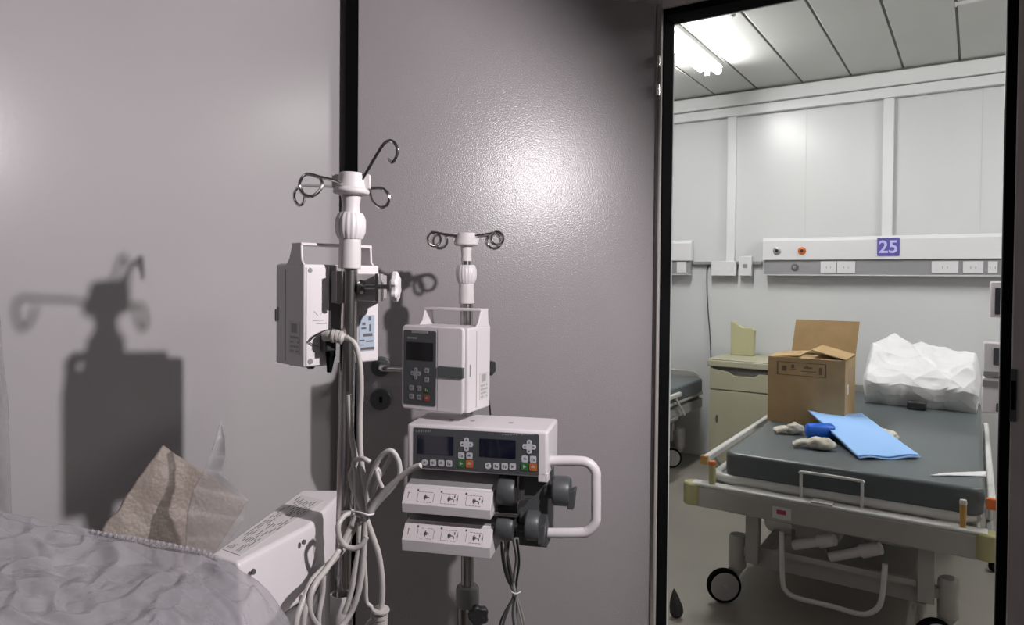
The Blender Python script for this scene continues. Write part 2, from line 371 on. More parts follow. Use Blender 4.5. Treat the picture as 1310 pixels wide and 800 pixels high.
s1 = iv_stand('tall IV stand in front, carrying the rear view pump and looped grey cables', (449.5, 235), (438, 760), D1,
    dict(tube=343, tube_r=10, collar=(304, 343, 14.5), knob=(272, 305, 19.0), neck=(249, 274, 11.8), hub=(221.5, 236, 250, 26, 15.5), lug=20), D1/891,
    [('px', [(462, 232, 1.217), (466, 225, 1.217), (473, 213, 1.217), (480, 201, 1.217), (489, 187, 1.217), (496, 180.5, 1.217), (503.5, 182, 1.217), (508, 190, 1.217), (507, 200, 1.217), (501.5, 208, 1.217), (496.5, 203.5, 1.217)]),
     ('px', [(465, 241, 1.235), (478, 241, 1.245), (489, 241.5, 1.255), (496, 248, 1.255), (498, 256, 1.255), (493, 264, 1.255), (485, 265, 1.255), (478, 259, 1.255), (474, 249, 1.253), (474, 243, 1.250)]),
     ('px', [(440, 237, 1.205), (428, 231, 1.185), (410, 227, 1.160), (394, 223, 1.140), (386, 228, 1.135), (383, 238, 1.135), (388, 248, 1.135), (398, 251.5, 1.135), (408, 245, 1.138), (412, 236, 1.142), (410, 229, 1.145)]),
     ('px', [(438, 240, 1.235), (420, 238.5, 1.275), (400, 238, 1.315), (388, 238, 1.340), (380, 241, 1.355), (376.5, 249, 1.360), (378, 258, 1.360), (383, 263, 1.355), (388, 259, 1.350), (389.5, 250, 1.345), (386, 242, 1.340)])])
D2 = 1.80
s2 = iv_stand('shorter IV stand behind, holding the front facing pump and the double syringe pump', (596.5, 310), (598, 720), D2,
    dict(tube=388, tube_r=8.2, collar=(361, 388, 10.2), knob=(339, 362, 13.2), neck=(315, 334, 6.8), inner=(341, 333, 6), hub=(298, 306.5, 315, 17.5, 11.5), lug=10), D2/891,
    [('d', 165, 22, 9.5, 4), ('d', 200, 28, 8.5, 4), ('d', 15, 22, 9.5, 4), ('d', -18, 28, 8, 5)])
# lower height clamp and black star knob on the second stand
root2, M2, I2, O2, ax2, fn2 = s2
sc2 = D2/891
MB().ring([(15*sc2, fn2(775)), (15*sc2, fn2(753)), (12.5*sc2, fn2(749))], O2, ax2).build('clamp_sleeve', m_greypl, root2, inv=I2, bevel=.002)
MB().ring([(13.5*sc2, fn2(840)), (13.5*sc2, fn2(774))], O2, ax2).build('outer_pole', m_darkchrome, root2, inv=I2)
kn = MB(); q = P(613, 788, D2-.055); kn.ring([(12*sc2*f, t) for t, f in ((0, .8), (.003, 1), (.018, 1), (.021, .85))], q+FW*.011-RT*.004, (-FW+RT*.25), n=60, rib=.10, ribn=5); kn.cyl(q+FW*.06-RT*.02, q, .006)
kn.build('star_knob', m_black, root2, inv=I2)
# cup and holder at the foot of the first stand
root1, M1, I1, O1, ax1, fn1 = s1
cp = MB(); cc = P(437, 760, D1-.012); rr = 14.5*D1/891
hh = 62*D1/891
cp.ring([(rr*.93, -hh), (rr*.98, -hh+.003), (rr, 0), (rr*.82, 0), (rr*.80, -hh+.006), (.0161, -hh+.006)], cc, UP, n=32, caps=False); cp.ring([(rr*.93, -hh), (.0161, -hh)], cc, UP, n=32, caps=False)
cp.build('sleeve_cup', m_cream, root1, inv=I1)
# ------------------------------------------------------------------ infusion pumps
PW, PD, PH = .175, .125, .202
def infusion_pump(label, rz, origin, scl=1.0):
    root, M, I = thing('infusion_pump', label, 'infusion pump', origin, rz, sc_=scl)
    W, D, H = PW, PD, PH
    out = rrect(0, W, 0, H, .010)
    b = MB(); b.prism([(0, .012, 0), (W, .012, 0), (W, D, 0), (W*.67, D, 0), (W*.67, D-.024, 0), (W*.305, D-.024, 0), (W*.305, D, 0), (0, D, 0)], (0, 0, H)); body = b.build('housing', m_white, root, bevel=.004, seg=3)
    f = MB(); f.prism([(x, 0, z) for x, z in rrect(-.004, W*.965, -.001, H+.002, .010)], (0, .0118, 0)); front = f.build('front_door', m_white, root, bevel=.004)
    U = lambda u: W*.965*u; V = lambda v: H*(1-v)
    k = MB(); k.prism([(x, -.0015, z) for x, z in rrect(U(.015), U(.56), V(.94), V(.05), .004)], (0, .002, 0)); kp = k.build('keypad', m_key, front)
    t = MB(); t.box((U(.15), -.003, V(.085)), (U(.43), -.0014, V(.052))); t.build('status_light', m_greypl, kp, bevel=.001)
    t = MB(); t.prism([(x, -.0025, z) for x, z in rrect(U(.07), U(.515), V(.405), V(.19), .002)], (0, .0012, 0)); t.build('display', m_scrb, kp)
    t = MB()
    for x0, x1 in ((.08, .12), (.125, .15), (.16, .20), (.205, .24)): t.box((U(x0), -.0018, V(.150)), (U(x1), -.0014, V(.130)))
    t.build('lettering', m_greypl, kp)
    dp(kp, U(.225), V(.565), .0135, -.0030, m_btn2)
    for (u, v, m) in ((.415, .52, m_btn2), (.415, .63, m_btn2), (.155, .74, m_btn2), (.285, .74, m_btn2), (.155, .845, m_btn2), (.285, .845, m_btn2), (.415, .75, m_dgrn), (.415, .85, m_dorg)):
        button(kp, U(u), V(v), .0125 if m in (m_btn2,) else .0150, -.0028, m)
    l = MB(); l.prism([(x, -.004, z) for x, z in rrect(U(.60), U(1.005), V(.585), V(.455), .003)], (0, .010, 0)); l.build('door_latch', m_latch, front, bevel=.0015)
    g = MB(); g.box((U(.585), -.0006, V(.985)), (U(.589), .001, V(.03))); g.build('door_seam', m_greypl, front)
    # handle across the top
    hb = MB()
    for x0, x1 in ((.010, .015), (W-.0055, W-.0005)):
        hb.prism([(x0, D*.40, H-.002), (x0, D*.52, H+.010), (x0, D*.62, H+.040), (x0, D*.90, H+.040), (x0, D*.92, H+.008), (x0, D*.99, H-.002)], (x1-x0, 0, 0))
    hb.box((.010, D*.60, H+.0365), (W-.0005, D*.91, H+.0425)); hb.build('carry_handle', m_white, root, bevel=.0018)
    # side door: seam, barcode sticker and small print on the right side
    sd = MB(); sd.box((W, D*.42, .008), (W+.0006, D*.43, H-.01)); sd.box((W, .02, H*.43), (W+.001, .024, H*.57)); sd.build('side_seam', m_greypl, root)
    lab = MB(); lab.box((W, D*.55, H*.12), (W+.0007, D*.90, H*.44)); lb = lab.build('side_sticker', m_cream, root)
    ink = MB(); ink.box((W+.0007, D*.63, H*.33), (W+.0011, D*.80, H*.42))
    for i in range(5):
        for j in range(4):
            if random.random() < .75: ink.box((W+.0007, D*(.60+.055*i), H*(.14+.045*j)), (W+.0011, D*(.635+.055*i), H*(.16+.045*j)))
    ink.build('sticker_print', m_ink2, lb)
    # feet
    for x in (.03, W-.03):
        for y in (.03, D-.025):
            MB().ring([(.007, -.006), (.009, .001)], (x, y, 0)).build('rubber_foot', m_black, root)
    return root, M, I
def dp(parent, x, z, r, y, m, name='direction_pad'):
    b = MB()
    o = []
    for k in range(4):
        a = R(90*k)
        for (rr, da) in ((.55, -45), (1.0, -22), (1.08, 0), (1.0, 22)):
            o.append((x+r*rr*math.cos(a+R(da)), y, z+r*rr*math.sin(a+R(da))))
    b.prism(o, (0, -y-.0014 if y < -.0014 else .001, 0)); p = b.build(name, m, parent, bevel=.0004)
    t = MB()
    for k in range(4):
        a = R(90*k); cx = x+r*.66*math.cos(a); cz = z+r*.66*math.sin(a); q = r*.15
        t.prism([(cx+q*1.4*math.cos(a+R(g)), y-.0002, cz+q*1.4*math.sin(a+R(g))) for g in (0, 130, 230)], (0, .0003, 0))
    t.build('arrow_marks', m_ink, p)
    return p
def button(parent, x, z, s, y, m, round_=False):
    b = MB(); sh = rrect(x-s/2, x+s/2, z-s/2, z+s/2, s*(.48 if round_ else .2))
    b.prism([(a, y, c) for a, c in sh], (0, .0012, 0)); p = b.build('button', m, parent, bevel=.0003)
    t = MB(); q = s*.5/2; mk = m_ink if m not in (m_grn, m_dgrn, m_org, m_dorg) else m_ink2
    k = random.randint(0, 2)
    if k == 0: t.box((x-q, y-.0002, z-q*.3), (x+q, y+.0001, z+q*.3)); t.box((x-q*.4, y-.0002, z+q*.5), (x+q*.4, y+.0001, z+q))
    elif k == 1: t.prism([(x-q*.7, y-.0002, z-q), (x+q, y-.0002, z), (x-q*.7, y-.0002, z+q)], (0, .0003, 0))
    else: t.box((x-q, y-.0002, z-q), (x-q*.4, y+.0001, z+q)); t.box((x+q*.2, y-.0002, z-q), (x+q, y+.0001, z+q*.1))
    t.build('button_symbol', mk, p)
    return p
# pump on the second stand, facing the viewer
xa = Vector((.9, -.436)); base2 = P(595, 531, 1.62)
xd = (RT*xa.x+FW*xa.y).normalized(); yd = UP.cross(xd)
o2 = base2 - xd*PW
pA, MA, IA = infusion_pump('white infusion pump with dark keypad and orange button, facing the viewer above the double one', math.atan2(xd.y, xd.x), o2)
lp = IA @ (O2+ax2*((o2.z+.1-O2.z)))
cl = MB(); cl.box((lp.x-.03, PD-.023, .06), (lp.x+.03, lp.y-.017, .12)); cl.box((lp.x-.034, PD+.004, .06), (lp.x-.0185, lp.y+.02, .12)); cl.box((lp.x+.0185, PD+.004, .06), (lp.x+.034, lp.y+.02, .12)); clo = cl.build('pole_clamp', m_greypl, pA, bevel=.002)
MB().cyl((lp.x+.0175, lp.y+.008, .09), (lp.x+.062, lp.y+.008, .09), .005).build('clamp_screw', m_chrome, clo)
kk = MB(); kk.ring([(.017, .0), (.019, .004), (.017, .016)], (lp.x+.056, lp.y+.008, .09), (1, 0, 0), n=40, rib=.1, ribn=5); kk.build('clamp_knob', m_black, clo)
# pump on the first stand, seen from behind
base1 = P(388, 471, 1.195)
ad = (RT*.70+FW*.714).normalized(); xd1 = -ad; yd1 = UP.cross(xd1)
o1 = base1 - xd1*PW*.885 - yd1*PD*.885
pB, MBm, IB = infusion_pump('white infusion pump seen from behind, clamped high on the front stand, cable plugged in', math.atan2(xd1.y, xd1.x), o1, .885)
pn = yd1
def bk(px, py, off=0): return IB @ hit(px, py, base1+pn*off, pn)
def bbox(px0, py0, px1, py1, t0, t1, mt, name, parent, bevel=0, label=None):
    a = bk(px0, py0); b = bk(px1, py1); m = MB(); m.box((a.x, PD+t0, a.z), (b.x, PD+t1, b.z)); return m.build(name, mt, parent, bevel=bevel, label=label)
bp = MB(); a = bk(389, 342); b = bk(424, 466)
bp.box((bk(391, 400).x, PD-.001, a.z), (bk(416.5, 400).x, PD+.0025, b.z)); bp.box((bk(416, 400).x, PD-.001, bk(400, 398).z), (bk(423, 400).x, PD+.0025, bk(400, 461).z))
back = bp.build('back_panel', m_white, pB, bevel=.0015)
bbox(424, 340, 456, 462, -.0238, -.0232, m_greypl, 'recess_channel', pB)
bl = bbox(459, 404, 478.5, 448, .0006, .0012, m_blab, 'rating_label', pB, label='pale blue rating label with black print')
tk = MB()
for (x0, y0, x1, y1) in ((463, 413, 467, 416), (471, 405, 474, 410), (462, 419, 468, 421), (472, 415, 474, 424), (464, 427, 476, 430), (459.5, 435, 466, 436), (468, 436, 477, 437), (460, 441, 465, 442), (461, 445, 478, 447)):
    a = bk(x0, y0); b = bk(x1, y1); tk.box((a.x, PD+.0012, a.z), (b.x, PD+.0016, b.z))
tk.build('label_print', m_ink, bl)
pm = MB()
for (x0, y0, x1, y1) in ((399, 409.5, 413, 410.2), (404, 413.5, 417, 414.2), (401, 452, 404, 453)):
    a = bk(x0, y0); b = bk(x1, y1); pm.box((a.x, PD+.0025, a.z), (b.x, PD+.0029, b.z))
for (q0, q1) in (((401, 398), (406, 404)), ((412, 399), (409, 403))):
    a = bk(*q0); b = bk(*q1); pm.tube([(a.x, PD+.0026, a.z), (b.x, PD+.0026, b.z)], .0006, n=6, smooth=False)
pm.build('moulded_marks', m_ink2, back)
for (px, py, r) in ((396, 346, 3.4), (396, 462.5, 4)):
    a = bk(px, py); MB().ring([(r*.0015, 0), (r*.0013, .0015)], (a.x, PD+.0020, a.z), (0, 1, 0)).build('screw', m_greypl, back)
# power inlet: black plug, grey housing, wire strain loop
a = bk(407, 431); b = bk(417, 443)
pl = MB(); pl.box((a.x, PD+.004, b.z-.008), (b.x-.006, PD+.030, a.z+.006)); plug = pl.build('power_plug', m_black, pB, bevel=.003)
pl = MB(); q0 = bk(411, 444); pl.box((q0.x-.003, PD+.010, q0.z-.004), (q0.x-.016, PD+.028, q0.z-.018)); pl.hexa([(q0.x-.005, PD+.012, q0.z-.05), (q0.x-.012, PD+.012, q0.z-.05), (q0.x-.012, PD+.02, q0.z-.05), (q0.x-.005, PD+.02, q0.z-.05)], [(q0.x-.003, PD+.012, q0.z-.017), (q0.x-.016, PD+.012, q0.z-.017), (q0.x-.016, PD+.026, q0.z-.017), (q0.x-.003, PD+.026, q0.z-.017)])
pl.build('inlet_shroud', m_rubber, plug, bevel=.001)
wr = MB(); pts = [bk(*q) for q in ((393, 437), (399, 429), (408, 423.5), (418, 421), (428, 422))]; wr.tube([(p.x, PD+.006+.005*i, p.z) for i, p in enumerate(pts)], .0018, n=8)
pts = [bk(*q) for q in ((394, 438), (399, 441), (405, 443))]; wr.tube([(p.x, PD+.006, p.z) for p in pts], .0012, n=8)
wr.build('retaining_wire', m_chrome, plug)
# clamp gripping the front pole
def camframe(px0, px1, py0, py1, d0, d1, mb):   # block between pixel columns/rows at stand depth, running from d0 to d1
    a = P(px0, py0, D1); b = P(px1, py1, D1)
    ra, rb = (a-CAM).dot(RT), (b-CAM).dot(RT)
    mb.hexa([C(ra, d0, b.z), C(rb, d0, b.z), C(rb, d1, b.z), C(ra, d1, b.z)], [C(ra, d0, a.z), C(rb, d0, a.z), C(rb, d1, a.z), C(ra, d1, a.z)])
cm = MB(); camframe(423, 437, 347, 388, 1.229, 1.245, cm); camframe(430, 486, 350, 386, 1.2405, 1.262, cm); camframe(430, 448, 352, 384, 1.255, 1.29, cm); camframe(470, 485, 352, 384, 1.26, 1.30, cm)
clB = cm.build('pole_clamp', mat('clamp_alloy', (.46, .44, .45), .4, metal=.3), pB, inv=IB, bevel=.002)
cm = MB(); camframe(434, 441.6, 347, 388, 1.204, 1.2104, cm); camframe(434, 436, 347, 388, 1.2104, 1.2285, cm); cm.build('clamp_jaw', m_chrome, clB, inv=IB, bevel=.0006)
cm = MB(); camframe(481, 485.5, 350, 386, 1.214, 1.26, cm); cm.build('clamp_jaw', m_chrome, clB, inv=IB, bevel=.001)
cm = MB(); cm.cyl(P(462, 367, D1), P(505, 367, D1), .0042); cm.ring([(.011, 0), (.013, .003), (.011, .009)], P(459.5, 367, D1), RT); cm.build('clamp_screw', m_darkchrome, clB, inv=IB)
cm = MB(); cm.ring([(.020, 0), (.0245, .003), (.0245, .010), (.018, .014)], P(501, 367, D1), RT, n=60, rib=.12, ribn=6); cm.build('clamp_knob', m_white, clB, inv=IB, bevel=.0008)
# ------------------------------------------------------------------ double syringe pump
xd3 = (RT*.977-FW*.213).normalized(); yd3 = UP.cross(xd3)
o3 = P(514, 706, 1.63)
sp, M3, I3 = thing('syringe_pump', 'white double syringe pump with two blue-black screens and a carrying handle', 'syringe pump', o3, math.atan2(xd3.y, xd3.x))
def S(px, py, y=0.0):
    return I3 @ hit(px, py, o3+yd3*y, yd3)
def sbox(x0, y0, x1, y1, ya, yb, m, name, parent, bevel=0, lab=None):
    a = S(x0, y0, ya); b = S(x1, y1, ya); k = MB(); k.box((a.x, ya, a.z), (b.x, yb, b.z)); return k.build(name, m, parent, bevel=bevel, label=lab)
SD = .150
zt = S(610, 547).z; zb = S(610, 606).z; xl = S(520.5, 575).x; xr = S(701, 575).x
k = MB(); k.prism([(xl, .0, zb), (xr, .0, zb), (xr, .0, zt), (xl, .0, zt)], (0, SD, 0)); con = k.build('console_housing', m_white, sp, bevel=.007, seg=3)
# console lies very slightly tilted the way the photo shows: panel pieces follow one sheared outline
def quad(pts, y, th, m, name, parent):
    k = MB(); k.prism([tuple(S(px, py, y)) for px, py in pts], (0, th, 0)); return k.build(name, m, parent, bevel=.0004)
zc0, zc1 = S(529, 549).z, S(528, 599).z
kp3 = MB(); kp3.prism([(x, -.0012, z) for x, z in rrect(S(529, 575).x, S(689.5, 575).x, S(610, 603.5).z, S(610, 551.5).z, .003)], (0, .002, 0)); kp = kp3.build('control_panel', m_key, sp)
SH = lambda px, py: (S(px, py, -.002).x, S(px, py, -.002).z)
def dispz(px0, px1, py0, py1):
    a = S(px0, py0, -.002); b = S(px1, py1, -.002)
    k = MB(); k.prism([(x, -.0022, z) for x, z in rrect(a.x, b.x, b.z, a.z, .0012)], (0, .0012, 0)); k.build('display', m_scr, kp)
dispz(534, 580, 556.5, 583.5); dispz(613.5, 659.5, 561, 587.5)
for px, py in ((596.7, 568.8), (677, 572)): x, z = SH(px, py); dp(kp, x, z, .0150, -.0030, m_btn)
for px, py, m in ((590, 583, m_btn), (600.5, 583.6, m_btn), (671.5, 587.5, m_btn), (682, 588, m_btn), (590, 593.4, m_grn), (600.5, 593.8, m_org), (671, 597.3, m_grn), (682, 598, m_org),
                  (543.3, 591.8, 0), (554, 592.3, m_btn), (564.4, 592.8, m_btn), (574.5, 593.3, m_btn), (624.2, 596.2, 0), (635, 596.6, m_btn), (645.6, 597, m_btn), (655.8, 597.4, m_btn)):
    x, z = SH(px, py); button(kp, x, z, .0150 if m in (m_btn, 0) else .0180, -.0028, m or m_btn, m == 0)
k = MB()
for i in range(7):
    a = S(532+3*i, 552, -.002); k.box((a.x, -.0016, a.z-.0018), (a.x+.0032, -.0011, a.z+.0018))
for i in range(11):
    a = S(642+3.6*i+(3 if i > 5 else 0), 556.5, -.002); k.box((a.x, -.0016, a.z-.0010), (a.x+.0038, -.0011, a.z+.0010))
k.build('small_lettering', m_btn2, kp)
k = MB()
for px in (566, 594, 645): a = S(px, 545, 0); k.box((a.x-.004, SD*.4, zt-.0005), (a.x+.006, SD*.5, zt+.0006))
k.build('top_marks', m_ink2, con)
# two syringe rails
def rail(yt, yl, yb_, yend):
    x0 = S(519, yl).x; x1 = S(631, yl).x
    z_t, z_l, z_m, z_b = S(573, yt).z, S(573, yl).z, S(573, yb_).z, S(573, yend).z
    k = MB(); k.prism([(x0, SD-.02, z_b), (x0, -.022, z_b), (x0, -.026, z_m), (x0, -.004, z_l), (x0, .010, z_l+.002), (x0, .010, z_l+.004), (x0, SD-.02, z_l+.004)], (x1-x0, 0, 0))
    r_ = k.build('syringe_rail', m_white, sp, bevel=.003)
    k = MB(); k.prism([(x0+.004, .0105, z_l+.0035), (x0+.004, .055, z_t), (x0+.004, SD-.02, z_t), (x0+.004, SD-.02, z_l+.0035)], (x1-x0+.0, 0, 0)); k.build('rail_slope', m_greypl, r_)
    # printed diagrams on the sloping label
    A = Vector((x0, -.026, z_m)); B = Vector((x0, -.004, z_l)); up = (B-A); nn = Vector((0, -up.z, up.y)).normalized()*.0006
    if nn.y > 0: nn = -nn
    def q(u, v): return A+up*v+Vector(((x1-x0)*u, 0, 0))
    def seg(m_, u0, v0, u1, v1):
        m_.hexa([q(u0, v0), q(u1, v0), q(u1, v1), q(u0, v1)], [q(u0, v0)+nn, q(u1, v0)+nn, q(u1, v1)+nn, q(u0, v1)+nn])
    pk = MB(); pr = MB()
    for c in (.15, .42, .70):
        seg(pk, c, .80, c+.02, .92)
        for i in range(5):
            if random.random() < .8: seg(pr, c+.02+.035*i, .76, c+.045+.035*i, .79); seg(pr, c+.02+.035*i, .16, c+.045+.035*i, .19)
        seg(pr, c+.015, .2, c+.019, .72); seg(pr, c+.20, .2, c+.204, .72)
        seg(pk, c+.09, .38, c+.125, .56); seg(pk, c+.125, .44, c+.15, .50); seg(pk, c+.10, .30, c+.11, .64)
        if c > .3: seg(pk, c+.155, .30, c+.165, .46); seg(pk, c+.16, .55, c+.172, .70); seg(pk, c+.19, .40, c+.205, .55)
    seg(pr, .055, .35, .062, .7); seg(pr, .05, .65, .072, .7)
    pk.build('diagram_print', m_ink, r_); pr.build('diagram_outline', m_inkred, r_)
    return r_
r1_ = rail(606, 626.5, 644, 656); r2_ = rail(656, 673, 690.5, 705)
# back spine joining the rails, dark carriage block, plungers
k = MB(); a = S(560, 600, .06); b = S(632, 702, .06); k.box((S(520, 650, .06).x, .062, b.z), (b.x, SD-.01, a.z)); k.build('spine', m_greypl, sp, bevel=.003)
k = MB(); a = S(664, 606, .03); b = S(700, 702, .03); k.box((a.x, .03, b.z), (b.x, SD-.02, a.z)); k.box((S(632, 650, .05).x, .05, b.z+.01), (a.x, SD-.03, a.z)); car = k.build('drive_block', m_dkgrey, sp, bevel=.004)
def drum(x0, x1, y0, y1, yy, name='plunger_drum'):
    a = S(x0, y0, yy); b = S(x1, y1, yy); r = (a.z-b.z)/2; zc = (a.z+b.z)/2
    k = MB(); L = b.x-a.x; k.ring([(r*.9, 0), (r, L*.12), (r, L*.8), (r*.88, L)], (a.x, yy+r, zc), (1, 0, 0), n=36); return k.build(name, m_dkgrey, sp, bevel=.001), b.x, zc, r
drum(634.5, 656, 614, 653, -.01); drum(633, 654.5, 663, 698, -.01)
for (x0, x1, y0, y1, yy) in ((670, 688, 659, 699, -.012), (705, 727, 614, 654, .0)):
    o_, xe, zc, r = drum(x0, x1, y0, y1, yy, 'plunger_head')
    k = MB(); xx = xe-.004; k.hexa([(xx, yy+r*.4, zc-r*1.05), (xx+.014, yy+r*.4, zc-r*1.05), (xx+.014, yy+r*1.2, zc-r*1.05), (xx, yy+r*1.2, zc-r*1.05)], [(xx, yy+r*.3, zc+r*.1), (xx+.018, yy+r*.3, zc+r*.35), (xx+.018, yy+r*1.3, zc+r*.35), (xx, yy+r*1.3, zc+r*.1)])
    k.build('finger_lever', m_dkgrey, o_, bevel=.002)
k = MB(); a = S(699, 630, .03); b = S(708, 630, .03); k.cyl((a.x-.004, .035, a.z), (b.x+.004, .035, b.z), .016); k.build('drive_shaft', m_black, sp); k = MB(); k.cyl((S(652, 675, .02).x, .026, S(652, 675, .02).z), (S(672, 675, .02).x, .026, S(652, 675, .02).z), .010); k.build('drive_shaft', m_black, sp)
k = MB()
for x0, y0, x1, y1 in ((661.8, 610, 664, 642), (655.5, 624, 660.5, 643), (662, 642, 664, 660), (653, 672, 656, 684)):
    a = S(x0, y0, .004); b = S(x1, y1, .004); k.box((a.x, .004, a.z), (b.x, .012, b.z))
a, b, c_, d_ = S(661, 650, .0), S(678, 639, .0), S(664, 640, 0), S(670, 650, 0)
k.prism([tuple(a), tuple(d_), tuple(b), tuple(c_)], (0, .006, 0)); k.box((S(630, 655, 0).x, .0, S(630, 660, 0).z), (S(662, 655, 0).x, .05, S(630, 655.5, 0).z))
k.build('metal_guide', m_chrome, sp, bevel=.0008)
k = MB(); k.box((S(688, 610, 0).x, .0, S(700, 618, 0).z), (S(701, 610, 0).x, .03, S(700, 606, 0).z)); k.build('corner_bracket', m_white, sp, bevel=.002)
k = MB(); k.tube([S(px, py, .045) for px, py in ((690, 590), (738, 590), (753, 593), (761.5, 603), (762.5, 615), (762.5, 655), (761.5, 668), (753, 679), (740, 682), (690, 682))], .0115, n=14); k.build('carry_handle', m_white, sp)
l3 = I3 @ (O2+ax2*(S(600, 650).z+o3.z-O2.z))
k = MB(); k.box((l3.x-.034, SD-.012, .10), (l3.x+.034, l3.y-.018, .19)); k.box((l3.x-.034, l3.y-.02, .10), (l3.x-.0175, l3.y+.02, .19)); k.box((l3.x+.0175, l3.y-.02, .10), (l3.x+.034, l3.y+.02, .19)); k.build('pole_clamp', m_greypl, sp, bevel=.002)
# thin black lead beside the upper pump and wire bundle under the syringe pump
k = MB(); k.tube([P(620, 492, 1.80), P(624, 500, 1.80), P(626.5, 520, 1.80), P(629, 545, 1.82), P(634, 538, 1.82), P(642, 534, 1.82), P(650, 545, 1.82), P(650, 620, 1.82), P(648, 690, 1.80), P(650, 720, 1.78)], .0022, n=8)
tag(k.build('signal_lead', m_black), 'thin black lead running down behind the front facing infusion pump', 'cable')
th, TM, TI = thing('lead_bundle', 'dark thin leads tied together, hanging below the double syringe pump', 'cable bundle', P(655, 760, 1.72))
paths = [[(641, 690), (643, 715), (648, 738), (657, 760), (650, 780), (643, 805), (646, 835)], [(645, 690), (650, 712), (655, 738), (659, 760), (664, 782), (668, 805), (664, 835)], [(651, 692), (649, 718), (654, 742), (658, 760), (656, 785), (658, 808), (655, 838)],
         [(656, 690), (660, 715), (657, 740), (660, 760), (668, 785), (671, 808), (668, 835)], [(661, 690), (664, 718), (661, 742), (659, 760), (647, 782), (640, 800), (641, 832)], [(648, 690), (645, 715), (652, 742), (661, 760), (661, 785), (665, 810), (661, 838)]]
for i, pth in enumerate(paths):
    k = MB(); k.tube([P(x, y, 1.70+.006*i) for x, y in pth], .0026 if i % 2 else .0032, n=8); k.build('lead', m_cable2 if i % 2 else m_dkgrey, th, inv=TI)
k = MB(); k.tube([P(654, 757, 1.69), P(660, 760, 1.685), P(666, 757, 1.70), P(660, 758, 1.745)], .0018, n=8, closed=True); k.build('twist_tie', m_white, th, inv=TI)
# ------------------------------------------------------------------ grey cable bundle on the first stand
cb_, CM_, CI_ = thing('power_cable', 'grey power cable plugged into the rear facing pump, coiled and tied down the front stand', 'cable', P(455, 655, 1.19))
def cable(pts, r=.0050, d=1.235, name='cable_loop', m=m_cable):
    k = MB(); k.tube([P(p[0], p[1], (p[2] if len(p) > 2 else d)-.043-max(0, (438-p[0])*.0020 if p[1] > 600 else 0)) for p in pts], r*.88, n=12, step=7); return k.build(name, m, cb_, inv=CI_)
# plug boot
k = MB(); bt = [P(416, 431, 1.205), P(424, 430, 1.20), P(432, 431, 1.205), P(440, 434, 1.208)]
k.tube(bt, .0095, n=14)
for i, (x, y) in enumerate(((425, 430), (430, 430.5), (435, 432))): k.ring([(.0115, 0), (.0115, .004)], P(x, y, 1.199+.003*i), (RT-UP*.1), n=20)
k.build('plug_boot', m_cable, cb_, inv=CI_)
cable([(436, 432, 1.255), (444, 433, 1.245), (452, 438, 1.24), (457, 448, 1.24), (461, 470, 1.24), (462, 500, 1.24), (460.5, 535, 1.24), (461, 570, 1.238), (463.5, 600, 1.235), (468, 628, 1.235), (471.5, 653, 1.23)], .0054, name='cable_drop')
cable([(446, 505, 1.248), (450, 560, 1.248), (455, 590, 1.25), (449, 606, 1.248), (451, 622, 1.24), (459, 642, 1.23), (469, 665, 1.225), (478, 690, 1.225), (485, 712, 1.225), (489, 742, 1.225), (489, 765, 1.225), (487, 782, 1.225)], .0056, name='cable_tail')
cable([(456, 655, 1.23), (455, 606, 1.235), (452, 594, 1.235), (457, 588, 1.232), (466, 587.5, 1.22), (474, 592, 1.22)], .0048)
cable([(471, 655, 1.22), (471, 628, 1.22), (478, 602, 1.215), (487, 585, 1.21), (499, 577, 1.205), (507, 584, 1.205), (511, 596, 1.205), (510, 611, 1.205), (498, 628, 1.21), (484, 643, 1.215), (474, 656, 1.22)], .0052)
cable([(469, 655, 1.228), (473, 640, 1.225), (482, 621, 1.22), (486, 606, 1.215), (481, 598, 1.215), (484, 612, 1.21), (489, 624, 1.21)], .0042)
cable([(470, 642, 1.225), (476, 628, 1.222), (487, 608, 1.218), (497, 590, 1.215), (502, 580, 1.212)], .0042)
cable([(473, 655, 1.212), (482, 640, 1.21), (497, 624, 1.205), (513, 610, 1.20), (527, 600, 1.195), (538, 595.5, 1.19)], .0056)
cable([(453, 656, 1.225), (441, 660, 1.215), (433, 672, 1.21), (434, 687, 1.208), (441, 698, 1.206), (453, 702, 1.205), (463, 697, 1.205), (469, 687, 1.207)], .0052)
cable([(456, 660, 1.225), (446, 680, 1.22), (434, 704, 1.215), (418, 728, 1.21), (403, 748, 1.205), (396, 770, 1.205), (399, 790, 1.205), (413, 806, 1.205), (432, 806, 1.205), (447, 788, 1.208), (457, 764, 1.212), (463, 735, 1.216), (466, 700, 1.22), (468, 665, 1.225)], .0054)
cable([(459, 662, 1.232), (446, 690, 1.228), (431, 712, 1.222), (413, 733, 1.218), (402, 752, 1.215), (392, 775, 1.212), (388, 800, 1.212), (390, 825, 1.212)], .0054)
cable([(455, 668, 1.235), (440, 702, 1.23), (420, 722, 1.228), (400, 742, 1.225), (388, 768, 1.222), (379, 795, 1.22), (377, 825, 1.22)], .0052)
cable([(460, 668, 1.225), (459, 700, 1.222), (454, 730, 1.218), (450, 755, 1.215), (443, 778, 1.212), (440, 785, 1.212)], .0052)
cable([(464, 668, 1.232), (466, 710, 1.23), (468, 745, 1.228), (469, 770, 1.228), (476, 778, 1.228), (476, 792, 1.228), (470, 800, 1.228), (474, 815, 1.228)], .0040)
cable([(414, 738, 1.235), (413, 760, 1.235), (408, 790, 1.235), (410, 815, 1.235)], .0045)
k = MB(); k.tube([P(446, 654, 1.225), P(438, 655, 1.20), P(456, 655, 1.17), (P(471, 659, 1.162)), P(478, 657, 1.18), P(466, 652, 1.225)], .0016, n=8, closed=True); k.build('wire_tie', m_white, cb_, inv=CI_)
k = MB(); q = P(487, 779, 1.182)
